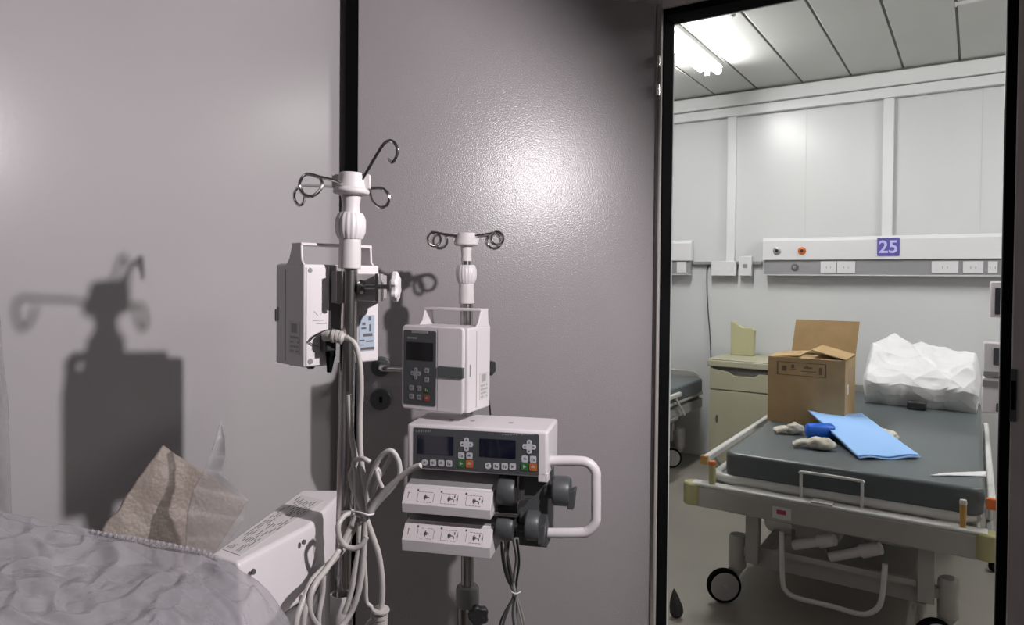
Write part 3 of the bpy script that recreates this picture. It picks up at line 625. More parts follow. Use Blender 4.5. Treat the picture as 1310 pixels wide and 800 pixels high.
k.ring([(.0145, 0), (.0155, -.003), (.0145, -.006), (.0105, -.008)], q, UP, n=28)
for i in range(5): k.ring([(.0125-.0004*i, -.010-.009*i), (.0125-.0004*i, -.016-.009*i)], q, UP, n=24); k.ring([(.010, -.006-.009*i), (.010, -.013-.009*i)], q, UP, n=20)
k.ring([(.017, -.054), (.019, -.06), (.019, -.10), (.014, -.105)], q, UP, n=28)
k.build('strain_relief_plug', m_cable, cb_, inv=CI_)
# ------------------------------------------------------------------ white appliance lying on the trolley
zt4 = P(385, 627, 1.40).z
def Z4(px, py): return hZ(px, py, zt4)
dr4 = (Z4(440, 628)-Z4(385, 628)).normalized()
pts4 = [Z4(267, 711), Z4(300, 720), Z4(393, 672), Z4(397, 652), Z4(438, 640), Z4(441, 627), Z4(386, 627)]
o4 = sum(pts4, Vector())/7; hgt = .122
ap, M4, I4 = thing('infusion_pump', 'long white pump lying flat on the trolley, printed top crossed by cable shadows', 'infusion pump', (o4.x, o4.y, zt4-hgt))
side = (pts4[2]-pts4[1]).normalized(); nrm = Vector((side.y, -side.x, 0))
lo_off = -UP*hgt
def inset(ps, d):
    c = sum(ps, Vector())/len(ps); return [c+(p-c)*(1-d) for p in ps]
farR = Z4(441, 627)
top_ = [Z4(267, 711), Z4(303, 720.5), Z4(397, 671.5), farR+nrm*.0, Z4(386, 627)]
k = MB(); n_ = len(top_); mid_ = [p-UP*.012+nrm*(.004 if i in (1, 2) else 0) for i, p in enumerate(top_)]; bot_ = [p-UP*(hgt-.004)+nrm*(.012 if i in (1, 2) else 0) for i, p in enumerate(top_)]
vs = top_+mid_+bot_; k.add(vs, [tuple(range(n_))]+[(i, (i+1) % n_, n_+(i+1) % n_, n_+i) for i in range(n_)]+[(n_+i, n_+(i+1) % n_, 2*n_+(i+1) % n_, 2*n_+i) for i in range(n_)]+[tuple(range(2*n_, 3*n_))[::-1]])
k.build('housing', m_white, ap, inv=I4, bevel=.006, seg=3)
# printed instruction label on its top
def T4(u, v):     # u along the long side, v across
    a = Z4(288, 707).lerp(Z4(398, 628), u); b = Z4(303, 716).lerp(Z4(420, 640), u); a = Z4(276, 706).lerp(Z4(383, 631), u); return a.lerp(b, v)
k = MB(); lab_ = [T4(.04, .12), T4(.97, .12), T4(.97, .95), T4(.04, .95)]
k.hexa([p+UP*.0003 for p in lab_], [p+UP*.0009 for p in lab_]); lb4 = k.build('instruction_label', m_cream, ap, inv=I4)
k = MB()
for i in range(9):
    v = .18+.085*i; u = .07
    while u < .92:
        L = random.uniform(.02, .10)
        if random.random() < .72: 
            q4 = [T4(u, v), T4(min(.95, u+L), v), T4(min(.95, u+L), v+.022), T4(u, v+.022)]; k.hexa([p+UP*.0009 for p in q4], [p+UP*.0013 for p in q4])
        u += L+random.uniform(.01, .05)
k.build('label_print', m_ink, lb4, inv=I4)
k = MB(); q = Z4(318, 714)-UP*.020+nrm*.009; k.ring([(.0045, 0), (.0042, .003)], q-nrm*.001, nrm); k.build('screw', m_ink, ap, inv=I4)
k = MB(); q = Z4(384, 681)-UP*.016+nrm*.006; k.ring([(.004, 0), (.004, .003)], q, nrm); k.build('screw', m_ink, ap, inv=I4)
k = MB(); k.hexa([Z4(262, 712)-UP*.05, Z4(290, 719)-UP*.05, Z4(294, 714)-UP*.05, Z4(266, 706)-UP*.05], [Z4(262, 712)-UP*.014, Z4(290, 719)-UP*.014, Z4(294, 714)-UP*.014, Z4(266, 706)-UP*.014]); k.build('end_socket', m_greypl, ap, inv=I4, bevel=.002)
# ------------------------------------------------------------------ trolley that carries it
fr_, nr_ = C(-.356, 1.375, 0), C(-.235, .45, 0); along = (fr_-nr_).normalized(); left = Vector((-along.y, along.x, 0))
zt = zt4-hgt-.0005
far = fr_
to, TM_, TI_ = thing('trolley', 'metal trolley under the clear plastic bag and the flat lying pump', 'trolley', (far.x, far.y, 0))
def tr(u, v, z): p = far+left*u-along*v; return Vector((p.x, p.y, z))
TU, TV = .48, .92
for z0, z1, nm in ((zt-.022, zt, 'tray_top'), (.26, .275, 'lower_shelf')):
    k = MB(); k.hexa([tr(0, 0, z0), tr(0, TV, z0), tr(TU, TV, z0), tr(TU, 0, z0)], [tr(0, 0, z1), tr(0, TV, z1), tr(TU, TV, z1), tr(TU, 0, z1)]); k.build(nm, m_table, to, inv=TI_, bevel=.003)
for u in (.02, TU-.02):
    for v in (.02, TV-.02):
        k = MB(); k.cyl(tr(u, v, .07), tr(u, v, zt-.022), .012); lg = k.build('leg', m_table, to, inv=TI_)
        k = MB(); q = tr(u, v, .034); k.cyl(q-left*.011, q+left*.011, .034); k.cyl(q+UP*.02, q+UP*.045, .007); k.build('caster', m_rubber, lg, inv=TI_)
# ------------------------------------------------------------------ plastic bag, bubble wrap, wrapped card
def fb(x, y, z, s=1): return noise.noise(Vector((x*s, y*s, z*s)))
sil = [(-60, 640), (0, 655), (110, 679), (200, 694), (262, 706), (300, 726), (330, 745), (352, 770), (368, 792), (378, 830)]
def silh(px):
    for (x0, y0), (x1, y1) in zip(sil, sil[1:]):
        if px <= x1: t = (px-x0)/(x1-x0); return y0+(y1-y0)*t
    return sil[-1][1]
def bag_pt(u, v):   # u left to right, v from rear foot over the top to the front foot
    px = -60+438*u; rear = .90-.05*abs(u-.6)
    ys = silh(px); top = P(px, ys, rear)
    edge = min(1, (1-u)/.18)**.5 if u > .82 else 1
    h = top.z; zf = zt+.002
    if v < .18:
        t = v/.18; p = C((top-CAM).dot(RT)*1.0, rear+.02*(1-t), zf+(h-zf)*(1-(1-t)**2)**.5 if t > 0 else zf)
    else:
        t = (v-.18)/.82; d = rear-.38*t; sag = -.018*math.sin(math.pi*min(1, t*1.3)) if t < .77 else 0
        hh = h + .03*t + sag
        if t > .8: hh = zf+(hh-zf)*max(0, 1-((t-.8)/.2)**2)**.5
        rr_ = (top-CAM).dot(RT)*(d/rear)*.35+(top-CAM).dot(RT)*.65
        p = C(rr_, d, max(zf, hh))
    n1 = fb(p.x, p.y, p.z, 9)*.010+abs(fb(p.x+3, p.y, p.z*2, 22))*.008+fb(p.x, p.y+5, p.z, 60)*.0018+max(0, .22-abs(fb(p.x+p.y*.6, p.y, p.z+2, 17)))*.020
    amp = 1 if .12 < v < .9 else .3
    if .12 < v < .22: amp = .35
    q = p+UP*n1*amp*1.0+FW*fb(p.x, p.y, p.z+9, 14)*.008*amp
    if q.z < zf: q.z = zf
    return q
k = MB(); k.grid(bag_pt, 260, 190)
bag = tag(k.build('plastic_bag', m_bag, ang=180), 'large crumpled clear plastic bag filling the lower left corner', 'plastic bag')
rb = MB()
for i in range(22):
    t = i/21; px = 118+158*t; q = P(px, silh(px)+2, .884)+UP*.006
    rb.ball(q-UP*.005, .0030, n=6, sz=1.3)
# ribbed press seal lies on the bag, its part
sl = rb.build('press_seal', m_bag, bag)
# vertical bubble wrap sheet at the far left
def bw(u, v):
    z0 = zt+.003; px = 2+14*v**.5 if False else 0
    y = 398+ (690-398)*(1-v)
    xr = 3+15*min(1, (1-v)*1.6)**.8
    p = P(xr, y, 1.05); z = p.z
    rr_ = (p-CAM).dot(RT)-(1-u)*.30
    d = 1.05-.05*math.sin(u*3)+.006*fb(u*5, v*5, 1)+.10*(1-u)
    if v == 0: z = z0
    zz = z0+(P(3, 396, 1.05).z-.004*(1-u)*20*.2-z0)*v
    xr = 4+14.5*min(1, max(0, (1-v))*2.0)**.8
    rr_ = ((P(xr, 500, 1.05))-CAM).dot(RT)-(1-u)*.22
    return C(rr_, d, zz)
k = MB(); k.grid(bw, 30, 60); tag(k.build('bubble_wrap_sheet', m_bub, ang=180, solid=.004), 'upright sheet of grey bubble wrap at the left edge, beyond the plastic bag', 'bubble wrap')
# wrapped cardboard
cA, cB, cC = P(207, 571, 1.24), P(128, 680, 1.15), P(315, 642, 1.30)
cD = cB+cC-cA
nn = (cB-cA).cross(cC-cA).normalized(); nn = -nn if nn.dot(FW) > 0 else nn
def card(u, v):
    p = (cA*(1-u)+cC*u)*(1-v)+(cB*(1-u)+cD*u)*v
    e = .0012*fb(u*9, v*9, 0)*min(1, 8*min(u, 1-u, v, 1-v)+.2)
    w_ = .010*math.sin(2.6*u+1.2)*v+.006*fb(u*3, v*3, 4)
    return p+nn*(e+w_)+(cB-cA).normalized()*.002*fb(u*12, 0, 2)*(1-v)+(cC-cA).normalized()*(-.005*fb(0, v*6, 5)+(.0 if v < .45 else 0))*(1-u)
k = MB(); k.grid(card, 60, 60)
o = tag(k.build('cardboard_piece', m_bubk, ang=180, solid=.006), 'brown card sheet wrapped in bubble film, leaning behind the flat lying pump', 'cardboard')
# translucent bubble wrap around and right of it with an upstanding tip
def bw2(u, v):
    lft = [(262, 604), (250, 640), (240, 690), (235, 740)]; 
    prof = [(283, 538), (289, 560), (290, 585), (284, 606), (318, 640), (312, 665), (295, 690), (280, 720), (275, 745)]
    profl = [(281, 538), (276, 560), (268, 585), (262, 602), (248, 625), (240, 655), (238, 690), (236, 720), (236, 745)]
    t = v*8; i = min(7, int(t)); f = t-i; f = f*f*(3-2*f)
    xr_ = prof[i][0]*(1-f)+prof[i+1][0]*f; yr_ = prof[i][1]*(1-f)+prof[i+1][1]*f
    xl_ = profl[i][0]*(1-f)+profl[i+1][0]*f; yl_ = profl[i][1]*(1-f)+profl[i+1][1]*f
    d = 1.215+.012*math.sin(v*5+u*2)-.07*v
    return P(xl_*(1-u)+xr_*u, yl_*(1-u)+yr_*u, d-.022+.012*u*math.sin(3*v))
k = MB(); k.grid(bw2, 16, 60); tag(k.build('bubble_wrap_scrap', m_scrapf, ang=180, solid=.002), 'curled scrap of clear bubble wrap with a pointed tip, right of the brown card', 'bubble wrap')
# ------------------------------------------------------------------ ward: hospital beds
def make_bed(label, group=None):
    BX, BY = -.925, 2.63
    root, M, I = thing('hospital_bed', label, 'hospital bed', (-.42, 2.63, 0))
    X0, X1 = -.925, .068
    def B(mb, name, m, parent=root, **k): return mb.build(name, m, parent, inv=I, **k)
    zb1, zb0 = .452, .372
    k = MB(); k.box((X0+.03, BY, zb0), (X1-.03, BY+.045, zb1)); beam = B(k, 'foot_beam', m_bedmet, bevel=.006)
    k = MB(); k.box((X0+.02, BY-.003, zb1+.0005), (X1-.02, BY+.05, zb1+.012)); B(k, 'beam_cap', m_bedlt, bevel=.004)
    for x in (X0, X1):
        s = -1 if x < -.4 else 1
        k = MB(); k.ring([(.034, zb1-.075), (.036, zb1-.07), (.036, zb1+.004), (.030, zb1+.010)], (x-s*.022, BY+.02, 0), n=28); B(k, 'corner_bumper', m_olive, beam, bevel=.002)
    k = MB(); k.box((-.60, BY-.0012, .385), (-.535, BY-.0002, .428)); stk = B(k, 'beam_sticker', m_bedlt, beam)
    k = MB(); k.box((-.585, BY-.002, .402), (-.553, BY-.0011, .418)); B(k, 'sticker_print', m_red, stk)
    k = MB(); k.box((-.47, BY-.004, zb1+.012), (-.40, BY+.04, zb1+.018)); k.cyl((-.435, BY+.01, zb1-.002), (-.435, BY+.01, zb1+.014), .010); B(k, 'latch_plate', m_bedlt, beam, bevel=.001)
    # deck frame
    k = MB(); y0, y1 = BY+.055, 4.66
    zt_ = .492
    a0, a1, zz = X0+.085, X1-.055, zt_-.012; k.tube([(a0, y1, zz), (a0, y0+.2, zz), (a0, y0+.10, zz), (a0+.012, y0+.045, zz), (a0+.05, y0+.014, zz), (a0+.11, y0+.012, zz), (a0+.2, y0+.012, zz), (a1-.2, y0+.012, zz), (a1-.11, y0+.012, zz), (a1-.05, y0+.014, zz), (a1-.012, y0+.045, zz), (a1, y0+.10, zz), (a1, y0+.2, zz), (a1, y1, zz)], .018, n=14)
    B(k, 'deck_frame', m_bedlt)
    k = MB(); k.box((X0+.08, y0+.03, .470), (X1-.08, y1, .484)); B(k, 'deck', m_greypl)
    for x in (X0+.07, X1-.07):
        k = MB(); k.box((x-.03, BY+.03, .385), (x+.03, y1, .445)); B(k, 'side_beam', m_bedmet, bevel=.004)
    # mattress
    k = MB(); k.prism([(x, y, .488) for x, y in rrect(X0+.125, X1-.03, BY+.062, 4.66, .05, 6)], (0, 0, .095)); B(k, 'mattress', m_matt, bevel=.014, seg=4)
    # foot retainer hoop
    a = hY(1025, 640, BY+.045); b = hY(1025, 604, BY+.045); c = hY(1103, 616, BY+.045); dd = hY(1103, 640, BY+.045)
    k = MB(); k.tube([a, b+UP*-.012, b+RT*.0+Vector((.012, 0, 0)), c-Vector((.012, 0, 0)), c-UP*.012, Vector((c.x, c.y, a.z-.01))], .0055, n=10, step=4); B(k, 'mattress_hoop', m_bedlt)
    # posts at the corners
    for px, m, r in ((911, m_olive, .014), (1233, m_brass, .010)):
        q = hY(px, 612, BY+.02); k = MB(); k.cyl((q.x, BY+.02, zb1), (q.x, BY+.02, zb1+.085), r*.85, r); po = B(k, 'corner_post', m)
        k = MB(); k.ring([(r, zb1+.085), (r*1.1, zb1+.09), (r*.9, zb1+.10)], (q.x, BY+.02, 0)); B(k, 'post_tip', m_orange if px < 1000 else m_bedlt, po)
    # folded side rails
    for x, s in ((X0+.052, -1), (X1-.012, 1)):
        k = MB(); k.box((x-.012, 2.70, .528), (x+.012, 4.15, .556)); rl = B(k, 'side_rail', m_bedlt, bevel=.006)
        k = MB(); k.box((x-.014, 2.68, .524), (x+.014, 2.70, .560)); B(k, 'rail_end', m_orange if s > 0 else m_brass, rl, bevel=.003)
        for i in range(6):
            y = 2.82+.25*i; k = MB(); k.tube([(x, y, .53), (x, y+.16, .40)], .008, n=8, smooth=False); B(k, 'rail_strut', m_bedlt, rl)
        k = MB(); k.box((x-.010, 2.72, .392), (x+.010, 4.1, .412)); B(k, 'rail_lower_bar', m_greypl, rl, bevel=.003)
    # undercarriage: posts, cross panels, casters
    for yb in (2.72, 4.45):
        for x in (-.69, -.12):
            k = MB(); k.box((x-.025, yb-.02, .17), (x+.025, yb+.02, .40)); B(k, 'leg_post', m_bedmet, bevel=.003)
        k = MB(); k.box((-.69, yb+.021, .150), (-.12, yb+.045, .225)); B(k, 'cross_panel', m_bedmet, bevel=.002)
        for xa, xb in ((-.745, -.69), (-.12, -.06)):
            k = MB(); k.box((xa, yb-.008, .19), (xb, yb+.028, .225)); B(k, 'caster_arm', m_bedmet, bevel=.003)
    for x in (-.66, -.15):
        k = MB(); k.box((x-.02, 2.742, .175), (x+.02, 4.45, .215)); B(k, 'long_beam', m_bedmet, bevel=.003)
    for yb, ys in ((2.72, 1), (4.45, 1)):
        for x in (-.750, -.055):
            k = MB(); k.ring([(.031, .135), (.033, .14), (.033, .25), (.028, .262)], (x, yb+.01, 0), n=28); cs = B(k, 'caster', m_bedmet)
            k = MB(); k.hexa([(x-.045, yb-.006, .055), (x-.015, yb-.006, .055), (x-.015, yb+.008, .055), (x-.045, yb+.008, .055)], [(x-.030, yb-.008, .138), (x+.028, yb-.008, .138), (x+.028, yb+.028, .138), (x-.030, yb+.028, .138)]); B(k, 'caster_fork', m_bedmet, cs, bevel=.004)
            wc = Vector((x-.040, yb-.03, .066)); ax_ = Vector((.55, -.83, 0)).normalized()
            k = MB(); k.ring([(.050, -.014), (.064, -.012), (.066, 0), (.064, .012), (.050, .014)], wc, ax_, n=40); wh = B(k, 'wheel', m_rubber, cs)
            k = MB(); k.ring([(.054, -.0165), (.054, .0165)], wc, ax_, n=36); k.cyl(wc-ax_*.02, wc+ax_*.02, .008); B(k, 'wheel_disc', m_bedmet, wh, bevel=.002)
    # hoop handle under the bed and crank grips
    yy = 2.66
    hp_ = [hY(1000, 680, yy), hY(1001, 740, yy), hY(1006, 757, yy), hY(1022, 766, yy), hY(1060, 775, yy), hY(1100, 786, yy), hY(1118, 782, yy), hY(1127, 770, yy), hY(1131, 740, yy), hY(1132, 722, yy)]
    k = MB(); k.tube(hp_, .009, n=12, step=4); B(k, 'brake_hoop', m_bedlt)
    k = MB(); a = hY(990, 706, 2.70); b = hY(1172, 742, 2.70); k.box((a.x, 2.695, a.z-.012), (b.x, 2.705, a.z+.008)); B(k, 'linkage_bar', m_bedmet)
    for (xa_, ya_, xb_, yb_) in ((1015, 698, 1068, 690), (1062, 713, 1127, 701)):
        a = hY(xa_, ya_, 2.70); b = hY(xb_, yb_, 2.67); k = MB(); k.cyl(a, a.lerp(b, .68), .017); k.cyl(a.lerp(b, .62), b, .024, .022); cr = B(k, 'crank_grip', m_cream, bevel=.003)
        k = MB(); k.cyl(a-(b-a)*.3+Vector((0, .2, 0)), a, .008); B(k, 'crank_rod', m_darkchrome, cr)
    k = MB(); k.prism([(x, 3.0, z) for x, z in rrect(-.72, -.42, .20, .40, .04, 5)], (0, .10, 0)); B(k, 'gear_housing', m_bedlt, bevel=.01)
    k = MB(); k.prism([(x, 3.0, z) for x, z in rrect(-.36, -.16, .24, .38, .04, 5)], (0, .10, 0)); B(k, 'gear_housing', m_bedlt, bevel=.01)
    k = MB(); k.prism([(x, 2.69, z) for x, z in rrect(-.63, -.545, .335, .366, .008, 4)], (0, .02, 0)); B(k, 'cable_clip', m_cream)
    # head board
    k = MB(); k.prism([(x, 4.70, z) for x, z in rrect(X0+.08, X1-.08, .40, .62, .05, 5)], (0, .025, 0)); B(k, 'head_board', m_bedmet, bevel=.006)
    k = MB(); k.box((X0+.12, 4.45, .40), (X1-.12, 4.705, .44)); B(k, 'head_bracket', m_bedmet)
    return root
bed = make_bed('hospital bed with dark grey mattress seen through the doorway, carton and white heap on it')
bed2 = bed.copy(); COL.objects.link(bed2); bed2.location.x += -1.56
bed2['label'] = 'partly hidden dark grey hospital bed at the left edge of the doorway, beyond the locker'
def copykids(src, dst):
    for ch in list(src.children):
        c = ch.copy(); COL.objects.link(c); c.parent = dst; copykids(ch, c)
copykids(bed, bed2)
for o in (bed, bed2): o['group'] = 'hospital beds in the ward'
ZM = .583+.001
# ------------------------------------------------------------------ things on the bed
bx0, bx1, by0, by1, bh = -.808, -.475, 3.41, 3.725, .302
bt_, BM_, BI_ = thing('cardboard_box', 'open brown cardboard carton with raised rear flap, standing on the bed', 'cardboard box', ((bx0+bx1)/2, (by0+by1)/2, ZM))
k = MB(); t = .005
k.box((bx0, by0, ZM), (bx1, by0+t, ZM+bh)); k.box((bx0, by1-t, ZM), (bx1, by1, ZM+bh)); k.box((bx0, by0+t, ZM), (bx0+t, by1-t, ZM+bh)); k.box((bx1-t, by0+t, ZM), (bx1, by1-t, ZM+bh)); k.box((bx0+t, by0+t, ZM), (bx1-t, by1-t, ZM+t))
k.build('carton_body', m_kraft, bt_, inv=BI_)
def flap(p0, p1, vec, name='flap'):
    p0, p1, vec = Vector(p0), Vector(p1), Vector(vec); n = (p1-p0).cross(vec).normalized()*.004
    k = MB(); k.hexa([p0, p1, p1+vec, p0+vec], [p0+n, p1+n, p1+vec+n, p0+vec+n]); k.build(name, m_kraft, bt_, inv=BI_)
zt_b = ZM+bh
flap((bx0+.04, by1, zt_b), (bx1, by1, zt_b), (.012, .035, .165))
flap((bx0, by0, zt_b+.001), (bx1, by0, zt_b+.001), (0, .15, .004))
flap((bx0, by0+.01, zt_b+.004), (bx0, by1-.01, zt_b+.004), (.135, .0, .012))
flap((bx1, by0+.01, zt_b+.006), (bx1, by1-.01, zt_b+.006), (-.15, .02, .035))
k = MB(); a = hY(994, 462, by0); b = hY(1057, 484, by0)
for (x0, y0, x1, y1) in ((0, 0, 1, .05), (0, .95, 1, 1), (0, 0, .03, 1), (.97, 0, 1, 1), (.30, .18, .36, .45), (.27, .5, .40, .54), (.55, .30, .72, .42), (.6, .2, .64, .3), (.5, .6, .8, .66), (.86, .3, .92, .8), (.1, .3, .2, .7)):
    k.box((a.x+(b.x-a.x)*x0, by0-.0008, a.z+(b.z-a.z)*y0), (a.x+(b.x-a.x)*x1, by0-.0001, a.z+(b.z-a.z)*y1))
k.build('carton_print', m_kraftp, bt_, inv=BI_)
k = MB(); k.box((bx1+.0001, by0+.10, zt_b-.11), (bx1+.0008, by0+.24, zt_b-.04)); k.build('side_print', mat('kraft_print_pale', (.32, .22, .13), .7), bt_, inv=BI_)
k = MB(); k.box((bx1+.0008, by0+.05, zt_b-.155), (bx1+.0014, by0+.10, zt_b-.11)); k.build('white_sticker', m_white, bt_, inv=BI_)
# white heap
hx0, hx1, hy0, hy1 = -.52, .045, 4.17, 4.665
RID = [(.27, .62, 35, .37, .60, .45), (.50, .60, -12, .335, .28, .45), (.85, .55, 8, .29, .15, .55), (.10, .50, 70, .30, .4, .4), (.62, .22, -8, .20, .16, .7), (.25, .20, 14, .19, .22, .6), (.93, .30, 80, .26, .3, .6)]
def heap(u, v):
    x = hx0+(hx1-hx0)*u; y = hy0+(hy1-hy0)*v
    h = 0
    for (cu, cv, an, pk, al, ac) in RID:
        dx, dy = (u-cu)*.575, (v-cv)*.74
        a = dx*math.cos(R(an))+dy*math.sin(R(an)); b = -dx*math.sin(R(an))+dy*math.cos(R(an))
        h = max(h, pk-al*abs(a)-ac*abs(b))
    h += .016*(1-2*abs(fb(u*3.5, v*4, 1)))+.010*fb(u*9, v*8, 5)
    e = min(1, 14*min(u, 1-u))**.5*min(1, 9*min(v, 1-v))**.5
    h = max(.045+.02*fb(u*5, v*5, 8), h)*e
    if v < .5: y += .075*max(0, 1-h/.12)*(1-v*2)-.03*min(1, h/.12)*(1-v*2)
    x -= .05*(u-.5)*max(0, 1-h/.15)
    return Vector((x+.015*fb(u*6, v*6, 3), y+.02*fb(u*6, v*6, 6), ZM+max(.0, h)))
hr, HM_, HI_ = thing('bedding_heap', 'heap of crumpled white film-wrapped bedding on the bed behind the carton', 'bedding', (-.24, 4.4, ZM))
k = MB(); k.grid(heap, 60, 60); k.add([(hx0+.05, hy0+.095, ZM), (hx1-.05, hy0+.095, ZM), (hx1-.012, hy1-.01, ZM), (hx0+.012, hy1-.01, ZM)], [(0, 1, 2, 3)]); k.build('film_heap', m_quilt, hr, inv=HI_, ang=16)
def slab(pts, th, m, name, parent, inv, am=.004, nu=24, nv=14):
    A_, B_, C_, D_ = [Vector(p) for p in pts]
    k = MB(); k.grid(lambda u, v: (A_*(1-u)+B_*u)*(1-v)+(D_*(1-u)+C_*u)*v+UP*(am*fb(u*4, v*4, len(name))+am*.8*fb(u*11, v*9, 3)), nu, nv); return k.build(name, m, parent, inv=inv, ang=60, solid=th, keep=True)
q = lambda px, py, z: hZ(px, py, z)
slab([q(1108, 507, .612), q(1188, 512, .604), q(1198, 493, .65), q(1106, 487, .67)], .005, m_quilt, 'loose_fold', hr, HI_, .006)
slab([q(1120, 490, .685), q(1222, 479, .74), q(1215, 458, .81), q(1126, 452, .83)], .006, m_quilt, 'loose_fold', hr, HI_, .006)
k = MB(); a = q(1160, 524, ZM+.001); k.box((a.x, a.y, ZM+.0005), (a.x+.085, a.y+.05, ZM+.045)); tag(k.build('gap_shade', m_black, bevel=.008), 'black block standing in for the shaded gap beneath the white heap', 'painted shade')  # black block paints the shade in the gap under the heap
# blue pad and the things it covers
zf_ = ZM+.006
a_ = [q(1097, 586, zf_), q(1176, 585, zf_), q(1102, 530.5, ZM+.057), q(1034, 527, ZM+.066)]
pd, PM_, PI_ = thing('absorbent_pad', 'folded light blue absorbent pad lying across gloves on the mattress', 'absorbent pad', (*a_[0].xy, ZM))
def pad(dz, grow):
    A_, B_, C_, D_ = a_
    def f(u, v):
        p = (A_*(1-u)+B_*u)*(1-v)+(D_*(1-u)+C_*u)*v
        sag = -.010*math.sin(math.pi*u)*v**2
        p = p+UP*(sag+dz+.003*fb(u*3, v*4, dz*100)+.012*math.sin(math.pi*v)*(1-v)*0+.020*math.sin(math.pi*v)*math.sin(math.pi*u)*.6)
        if v < .15: p = p+UP*.004*math.sin(9*u)*(1-v/.15)
        return p+Vector((.006*grow, -.006*grow, 0))
    return f
k = MB(); k.grid(pad(.008, 0), 28, 40); k.build('top_layer', m_blue, pd, inv=PI_, ang=70, solid=.003, keep=True)
k = MB(); k.grid(pad(.001, 1), 28, 40); k.build('under_layer', m_blue, pd, inv=PI_, ang=70, solid=.004, keep=True)
def blob(px, py, sx, sy, sz, name, m, label, cat, group=None, seed=0, rz=.0, fing=0):
    c = hZ(px, py, ZM+sz*.45); 
    k = MB(); k.ball((0, 0, 0), 1, n=18)
    for i, v in enumerate(k.v):
        n1 = 1+.25*fb(v.x*1.6+seed, v.y*1.6, v.z*1.6)+.16*abs(fb(v.x*4, v.y*4+seed, v.z*4))
        p = Vector((v.x*sx*n1, v.y*sy*n1, v.z*sz*n1*.5)); p.rotate(Matrix.Rotation(rz, 3, 'Z')); w_ = c+p; w_.z = max(ZM+.0005, w_.z); k.v[i] = w_
    for f in range(fing):
        a = rz+math.pi+(-.5+.33*f); s0 = c+Vector((math.cos(a)*sx*.6, math.sin(a)*sx*.6, 0)); e0 = c+Vector((math.cos(a)*(sx+.05), math.sin(a)*(sx+.05), -sz*.2)); s0.z = max(ZM+.012, s0.z); e0.z = ZM+.010
        k.tube([s0, s0.lerp(e0, .5)+UP*.006, e0], .0095, n=10)
    return tag(k.build(name, m, ang=60), label, cat, group)
blob(1017, 549, .036, .026, .050, 'cloth_glove', m_glove, 'crumpled off-white glove left of the blue roll, under the carton', 'glove', 'gloves around the blue pad', 1, .5, 3)
blob(1050, 568, .052, .030, .050, 'cloth_glove', m_glove, 'crumpled off-white glove in front of the blue roll, nearest the bed foot', 'glove', 'gloves around the blue pad', 5, .2, 3)
blob(1134, 556, .040, .058, .040, 'cloth_glove', m_glove, 'pale crumpled glove showing right of the light blue pad', 'glove', 'gloves around the blue pad', 9, .5, 2)
k = MB(); a = hZ(1031, 551, ZM+.034); b = hZ(1066, 552, ZM+.034); k.ring([(.018, 0), (.029, .006), (.033, .03), (.033, (b-a).length-.01), (.028, (b-a).length)], a, b-a, n=28, rib=.03, ribn=4)
tag(k.build('blue_roll', m_bluedk), 'bright blue plastic roll half covered by the light blue pad', 'roll')
slab([q(1190, 608, ZM+.003), q(1262, 609, ZM+.003), q(1262, 603, ZM+.005), q(1208, 605, ZM+.004)], .002, m_quilt, 'paper_strip', None, None, .001, 12, 4)
tag(bpy.context.scene.objects['paper_strip'], 'narrow white strip lying at the foot edge of the mattress', 'paper strip')
# ------------------------------------------------------------------ bedside locker and what stands on it
lx0, lx1, ly0, ly1 = -1.405, -.955, 4.37, 4.80
lk, KM, KI = thing('bedside_locker', 'cream plastic bedside locker against the wall beside the bed', 'bedside locker', ((lx0+lx1)/2, (ly0+ly1)/2, 0))
k = MB(); k.box((lx0+.012, ly0+.012, .04), (lx1-.012, ly1, .70)); k.build('body', m_cab, lk, inv=KI, bevel=.008)
k = MB(); k.box((lx0, ly0-.01, .702), (lx1, ly1+.005, .742)); k.box((lx0+.006, ly0-.004, .742), (lx1-.006, ly1, .752)); k.build('top', m_cab, lk, inv=KI, bevel=.010)
k = MB(); k.prism([(lx0+.015+(lx1-lx0-.03)*u, ly0-.002, z) for u, z in ((0, .56), (1, .56), (1, .672), (.72, .672), (.64, .650), (.36, .650), (.28, .672), (0, .690))], (0, .013, 0)); dw = k.build('drawer', m_cab, lk, inv=KI, bevel=.002)
k = MB(); k.box((lx0+.03, ly0+.004, .66), (lx1-.03, ly0+.0115, .700)); k.build('grip_recess', m_seam, dw, inv=KI)
k = MB(); k.box((lx0+.015, ly0, .07), (lx1-.015, ly0+.011, .553)); dr = k.build('door', m_cab, lk, inv=KI, bevel=.003)
a = hY(917, 536, ly0); k = MB(); k.prism([(a.x+.012*math.cos(t*.3927)*.7, ly0-.002, a.z+.026*math.sin(t*.3927)) for t in range(16)], (0, .003, 0)); k.build('finger_hole', m_seam, dr, inv=KI)
for x in (lx0+.05, lx1-.05):
    for y in (ly0+.05, ly1-.05): MB().ring([(.02, 0), (.02, .03), (.012, .04)], (x, y, 0)).build('foot', m_black, lk, inv=KI)
k = MB(); a = hY(936, 441, 4.66); b = hY(965, 419, 4.66)
k.prism([(a.x, 4.64, .7525), (b.x, 4.64, .7525), (b.x+.005, 4.64, b.z-.02), (b.x-.02, 4.64, b.z), ((a.x+b.x)/2, 4.64, b.z-.005), (a.x+.015, 4.64, b.z+.035), (a.x-.004, 4.64, b.z+.03)], (0, .05, 0))
tag(k.build('paper_packet', mat('packet_paper', (.44, .43, .26), .7, bump=.3, bscale=30), bevel=.004), 'pale olive crumpled paper packet on top of the bedside locker', 'packet')
